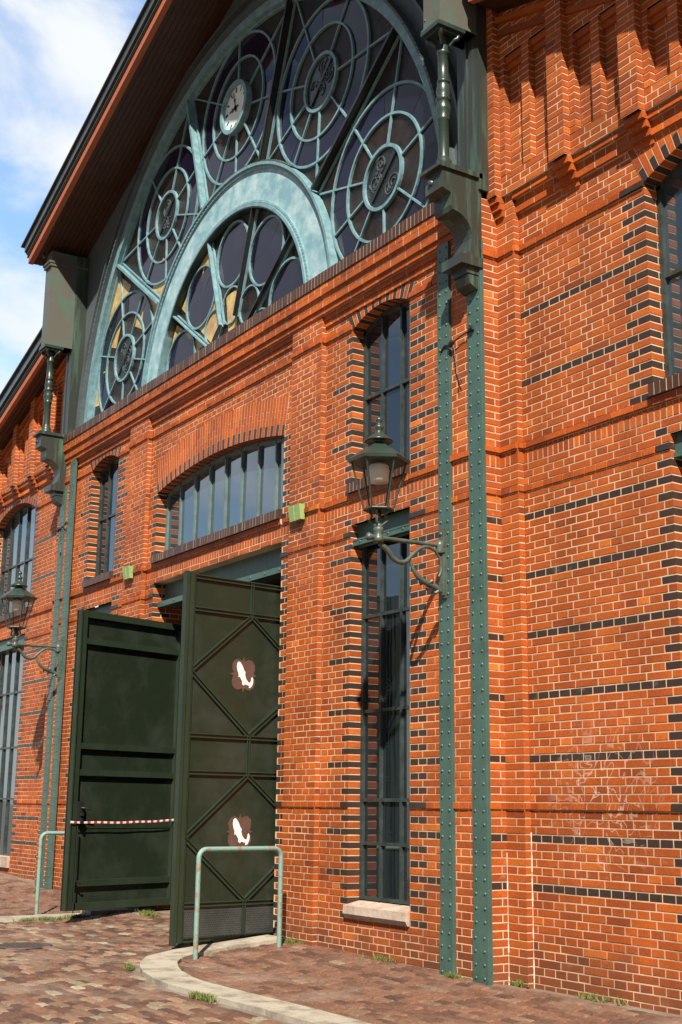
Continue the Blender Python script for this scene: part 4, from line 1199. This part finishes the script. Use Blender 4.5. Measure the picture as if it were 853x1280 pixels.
# railings
def railing(a, b, h, label):
    a = Vector(a); b = Vector(b); t = (b-a).normalized(); r_ = .10
    za = zb = gz(a.x)+h
    pts = [Vector((a.x, a.y, gz(a.x, a.y)-.02)), Vector((a.x, a.y, za-r_))]
    for i in range(1, 7):
        th = R(90*i/6); pts.append(Vector((a.x, a.y, 0))+t.to_3d()*(r_*(1-math.cos(th)))+Vector((0, 0, za-r_+r_*math.sin(th))))
    for i in range(0, 7):
        th = R(90-90*i/6); pts.append(Vector((b.x, b.y, 0))-t.to_3d()*(r_*(1-math.cos(th)))+Vector((0, 0, zb-r_+r_*math.sin(th))))
    pts.append(Vector((b.x, b.y, gz(b.x, b.y)-.02)))
    mb = MB(); mb.tube(pts, .029, 14)
    o = mb.build('hoop_railing', RAILM)
    f = MB()
    for p in (a, b): f.lathe((p.x, p.y, gz(p.x, p.y)+.03), [(.06, 0), (.06, .012), (.04, .02)], 14)
    return tag(o, label, 'railing', 'hoop railings flanking the gate')
railing((-3.69, -1.78), (-3.84, -.61), 1.20, 'peeling turquoise hoop railing in front of the diamond-braced gate leaf')
railing((-9.20, -1.66), (-9.20, -.6), 1.20, 'pale green hoop railing half hidden behind the left gate leaf')

# wall lamps
def lamp(x, label):
    t = empty('wall_lamp', (x, FY-.034, 3.7), label, 'lamp', 'lantern wall lamps on the iron strips')
    Y0 = -.365
    mb = MB()
    mb.box(x-.05, x+.05, Y0+.01, FY-.03, 3.70, 4.47); mb.box(x-.035, x+.035, Y0-.02, Y0+.01, 3.73, 4.44)
    for z in (3.78, 4.40, 4.15): mb.dome((x, Y0-.02, z), (0, -1, 0), .024)
    mb.lathe((x, Y0-.03, 4.18), [(.045, 0), (.055, .02), (.04, .05), (.055, .09), (.045, .12), (.03, .15)], 12)
    mb.build('wall_plate', PATD, t)
    mb = MB()
    mb.tube([(x, Y0, 4.275), (x, -1.30, 4.26)], .024, 10)
    mb.tube([(x, -1.28, 4.26), (x, -1.33, 4.26), (x, -1.35, 4.26)], [.03, .045, .02], 10)
    S = [(-1.19, 4.20), (-1.12, 4.17), (-1.06, 4.12), (-1.02, 4.07), (-.96, 4.035), (-.90, 4.03), (-.84, 4.05), (-.79, 4.10), (-.74, 4.15), (-.68, 4.20), (-.61, 4.235), (-.54, 4.24), (-.46, 4.215), (-.40, 4.15), (-.375, 4.07), (-.38, 3.99), (-.41, 3.93)]
    mb.tube([(x, y, z) for y, z in S], [.022, .028, .030, .030, .026, .026, .026, .024, .022, .022, .022, .020, .020, .018, .018, .016, .012], 10)
    S2 = [(-.80, 4.09), (-.775, 4.02), (-.75, 3.97), (-.70, 3.91), (-.63, 3.865), (-.55, 3.84), (-.46, 3.815), (-.39, 3.77)]
    mb.tube([(x, y, z) for y, z in S2], [.010, .018, .022, .026, .030, .034, .036, .028], 10)
    for k, (y, z) in enumerate(((-.60, 3.86), (-.53, 3.81), (-.47, 3.84), (-.43, 3.77), (-.52, 3.87))):
        mb.tube([(x-.03+.015*k, y, z), (x-.02+.01*k, y-.035, z-.025), (x, y-.05, z-.01)], [.022, .02, .006], 7)
    mb.build('bracket_arm', PATD, t)
    mb = MB(); cx, cy = x, -1.20
    mb.lathe((cx, cy, 4.21), [(.05, 0), (.065, .03), (.05, .07), (.035, .09), (.05, .12), (.055, .15), (.04, .17), (.06, .19)], 14)
    for k in range(4):
        a = R(45+90*k); mb.tube([(cx+.05*math.cos(a), cy+.05*math.sin(a), 4.40), (cx+.095*math.cos(a), cy+.095*math.sin(a), 4.44), (cx+.07*math.cos(a), cy+.07*math.sin(a), 4.50), (cx+.105*math.cos(a), cy+.105*math.sin(a), 4.55)], .014, 7)
    mb.lathe((cx, cy, 4.38), [(.025, 0), (.03, .1), (.02, .17)], 10)
    mb.build('lamp_stem', PATD, t)
    n = 6; off = R(0)
    hexp = lambda r_, z: [Vector((cx+r_*math.cos(off+R(60*k)), cy+r_*math.sin(off+R(60*k)), z)) for k in range(n)]
    fm = MB(); b0, b1 = hexp(.155, 4.56), hexp(.295, 5.09)
    for k in range(n):
        fm.tube([b0[k], b1[k]], .010, 6); fm.tube([b0[k], b0[(k+1) % n]], .016, 6); fm.tube([b1[k], b1[(k+1) % n]], .014, 6)
    fm.faces(hexp(.155, 4.55)+hexp(.155, 4.565), [tuple(range(6))[::-1], tuple(range(6, 12))]+[(k, (k+1) % 6, 6+(k+1) % 6, 6+k) for k in range(6)])
    fr_o = fm.build('lantern_frame', STD, t)
    gl = MB(); g0, g1 = hexp(.150, 4.565), hexp(.288, 5.085)
    for k in range(n): gl.quad([g0[k], g0[(k+1) % n], g1[(k+1) % n], g1[k]])
    gl.build('lantern_glass', LAMPG, fr_o)
    rf = MB(); ra, rb_2, rc_ = hexp(.33, 5.07), hexp(.34, 5.105), hexp(.30, 5.13)
    rd = hexp(.10, 5.27); V = ra+rb_2+rc_+rd
    fs = [tuple(range(6))[::-1]]+[(j*6+k, j*6+(k+1) % 6, (j+1)*6+(k+1) % 6, (j+1)*6+k) for j in range(3) for k in range(6)]+[tuple(range(18, 24))]
    rf.faces(V, fs)
    rf.lathe((cx, cy, 5.26), [(.085, 0), (.06, .03), (.055, .05), (.10, .06), (.155, .045), (.15, .065), (.10, .10), (.045, .14), (.035, .17), (.05, .19), (.052, .215), (.035, .235), (.02, .25), (.038, .275), (.038, .30), (.012, .33)], 16)
    rf.build('lantern_roof', STD, t)
    bl = MB(); bl.lathe((cx, cy, 4.86), [(.105, 0), (.108, .17), (.09, .19)], 18); bl.lathe((cx, cy, 5.04), [(.03, 0), (.03, .05)], 8); bl.build('lamp_bulb', WHITE, t)
    return t
lamp(-.942, 'hexagonal lantern on a scrolled green bracket beside the tall right hand window')
lamp(-12.40, 'far hexagonal lantern on a scrolled bracket at the left edge beyond the gates')

# green fixtures
def wallbox(x0, z0, w_, label):
    t = empty('wall_box', (x0, FY, z0), label, 'fixture box', 'small green boxes on the pilasters')
    for k in range(2):
        mb = MB(); a = x0+k*(w_+.03); y = FY-.10
        P = [Vector(p) for p in ((a, y+.02, z0), (a+w_, y+.02, z0), (a+w_, FY-.02, z0), (a, FY-.02, z0), (a+.0, y-.01, z0+.20), (a+w_, y-.01, z0+.20), (a+w_, FY-.02, z0+.20), (a, FY-.02, z0+.20))]
        mb.faces(P, [(3, 2, 1, 0), (4, 5, 6, 7), (0, 1, 5, 4), (1, 2, 6, 5), (2, 3, 7, 6), (3, 0, 4, 7)])
        mb.box(a+w_*.3, a+w_*.7, FY-.03, FY+.01, z0+.05, z0+.15)
        mb.build('housing', GBOX, t)
    mb = MB(); mb.tube([(x0+w_, FY-.03, z0+.2), (x0+w_+.01, FY-.02, z0+.26)], .008, 6); mb.build('cable_stub', BLACK, t)
wallbox(-4.20, 5.12, .125, 'yellow-green twin box on the pilaster right of the arched gate window')
wallbox(-9.60, 5.12, .11, 'yellow-green twin box on the pilaster left of the gates')

# cables between the iron strips
def cable(dx, label):
    mb = MB(); y = FY-.045
    mb.tube([(-.98+dx, y, 6.50), (-.90+dx, y, 6.56), (-.78+dx, y-.01, 6.53), (-.62+dx, y, 6.58), (-.40+dx, y, 6.60)], .010, 6)
    mb.tube([(-.76+dx, y, 6.56), (-.72+dx, y, 6.45), (-.70+dx, y, 6.30), (-.64+dx, y, 6.12), (-.60+dx, y, 6.05), (-.64+dx, y, 6.02), (-.66+dx, y, 6.10)], .006, 6)
    mb.tube([(-.80+dx, y-.01, 6.52), (-.74+dx, y-.01, 6.56)], .03, 8); mb.tube([(-.44+dx, y-.01, 6.60), (-.38+dx, y-.01, 6.61)], .028, 8)
    tag(mb.build('cable', BLACK), label, 'cable', 'black cables slung between the iron strips')
cable(0, 'black cable with a dangling end between the right hand iron strips above the lantern')
cable(-12.1, 'black cable slung between the left hand iron strips')

# manhole cover
mb = MB(); mb.lathe((-5.75, -3.05, gz(-5.75)-.01), [(.34, 0), (.34, .016), (.31, .018), (.30, .012), (.02, .012)], 32)
for k in range(-4, 5):
    for j in range(-4, 5):
        if k*k+j*j < 16: mb.box(-5.75+k*.065-.02, -5.75+k*.065+.02, -3.05+j*.065-.02, -3.05+j*.065+.02, gz(-5.75)+.0, gz(-5.75)+.008)
tag(mb.build('manhole_cover', mat('cast_iron', (.05, .04, .035), .55, noise=(.08, .06, .05), nscale=10)), 'round cast iron manhole cover in the sett paving', 'manhole cover')

# weeds along the kerbs
def weeds(name_pts, n, label_kind):
    mb = MB()
    for _ in range(n):
        cx, cy, s = random.choice(name_pts); x = cx+random.gauss(0, s); y = cy+random.gauss(0, s*(1.6 if cx > -8.7 and cx < -8.5 else .4)); z = gz(x, y)
        for k in range(3):
            a = random.uniform(0, 6.28); h = random.uniform(.02, .07); w_ = .008
            mb.quad([(x-w_*math.cos(a), y-w_*math.sin(a), z), (x+w_*math.cos(a), y+w_*math.sin(a), z), (x+random.gauss(0, .025), y+random.gauss(0, .025), z+h)])
    tag(mb.build('weeds', GRASS), 'low yellow-green weeds growing along the kerb stones', 'weeds', kind='stuff')
weeds([(-8.62, -1.7, .04), (-8.60, -2.0, .05), (-8.64, -1.45, .05), (-8.6, -1.3, .05), (-7.85, -.42, .10), (-8.2, -.38, .12), (-3.3, -2.74, .04), (-1.15, -2.93, .07), (-1.3, -2.96, .05), (-12.2, -.6, .05), (-4.0, -.34, .10), (-2.2, -.27, .12), (-.1, -.12, .05), (.9, -.05, .15), (-.8, -.36, .06)], 800, 0)

scene.render.engine = 'CYCLES'
scene.cycles.max_bounces = 6; scene.cycles.diffuse_bounces = 2; scene.cycles.transparent_max_bounces = 10
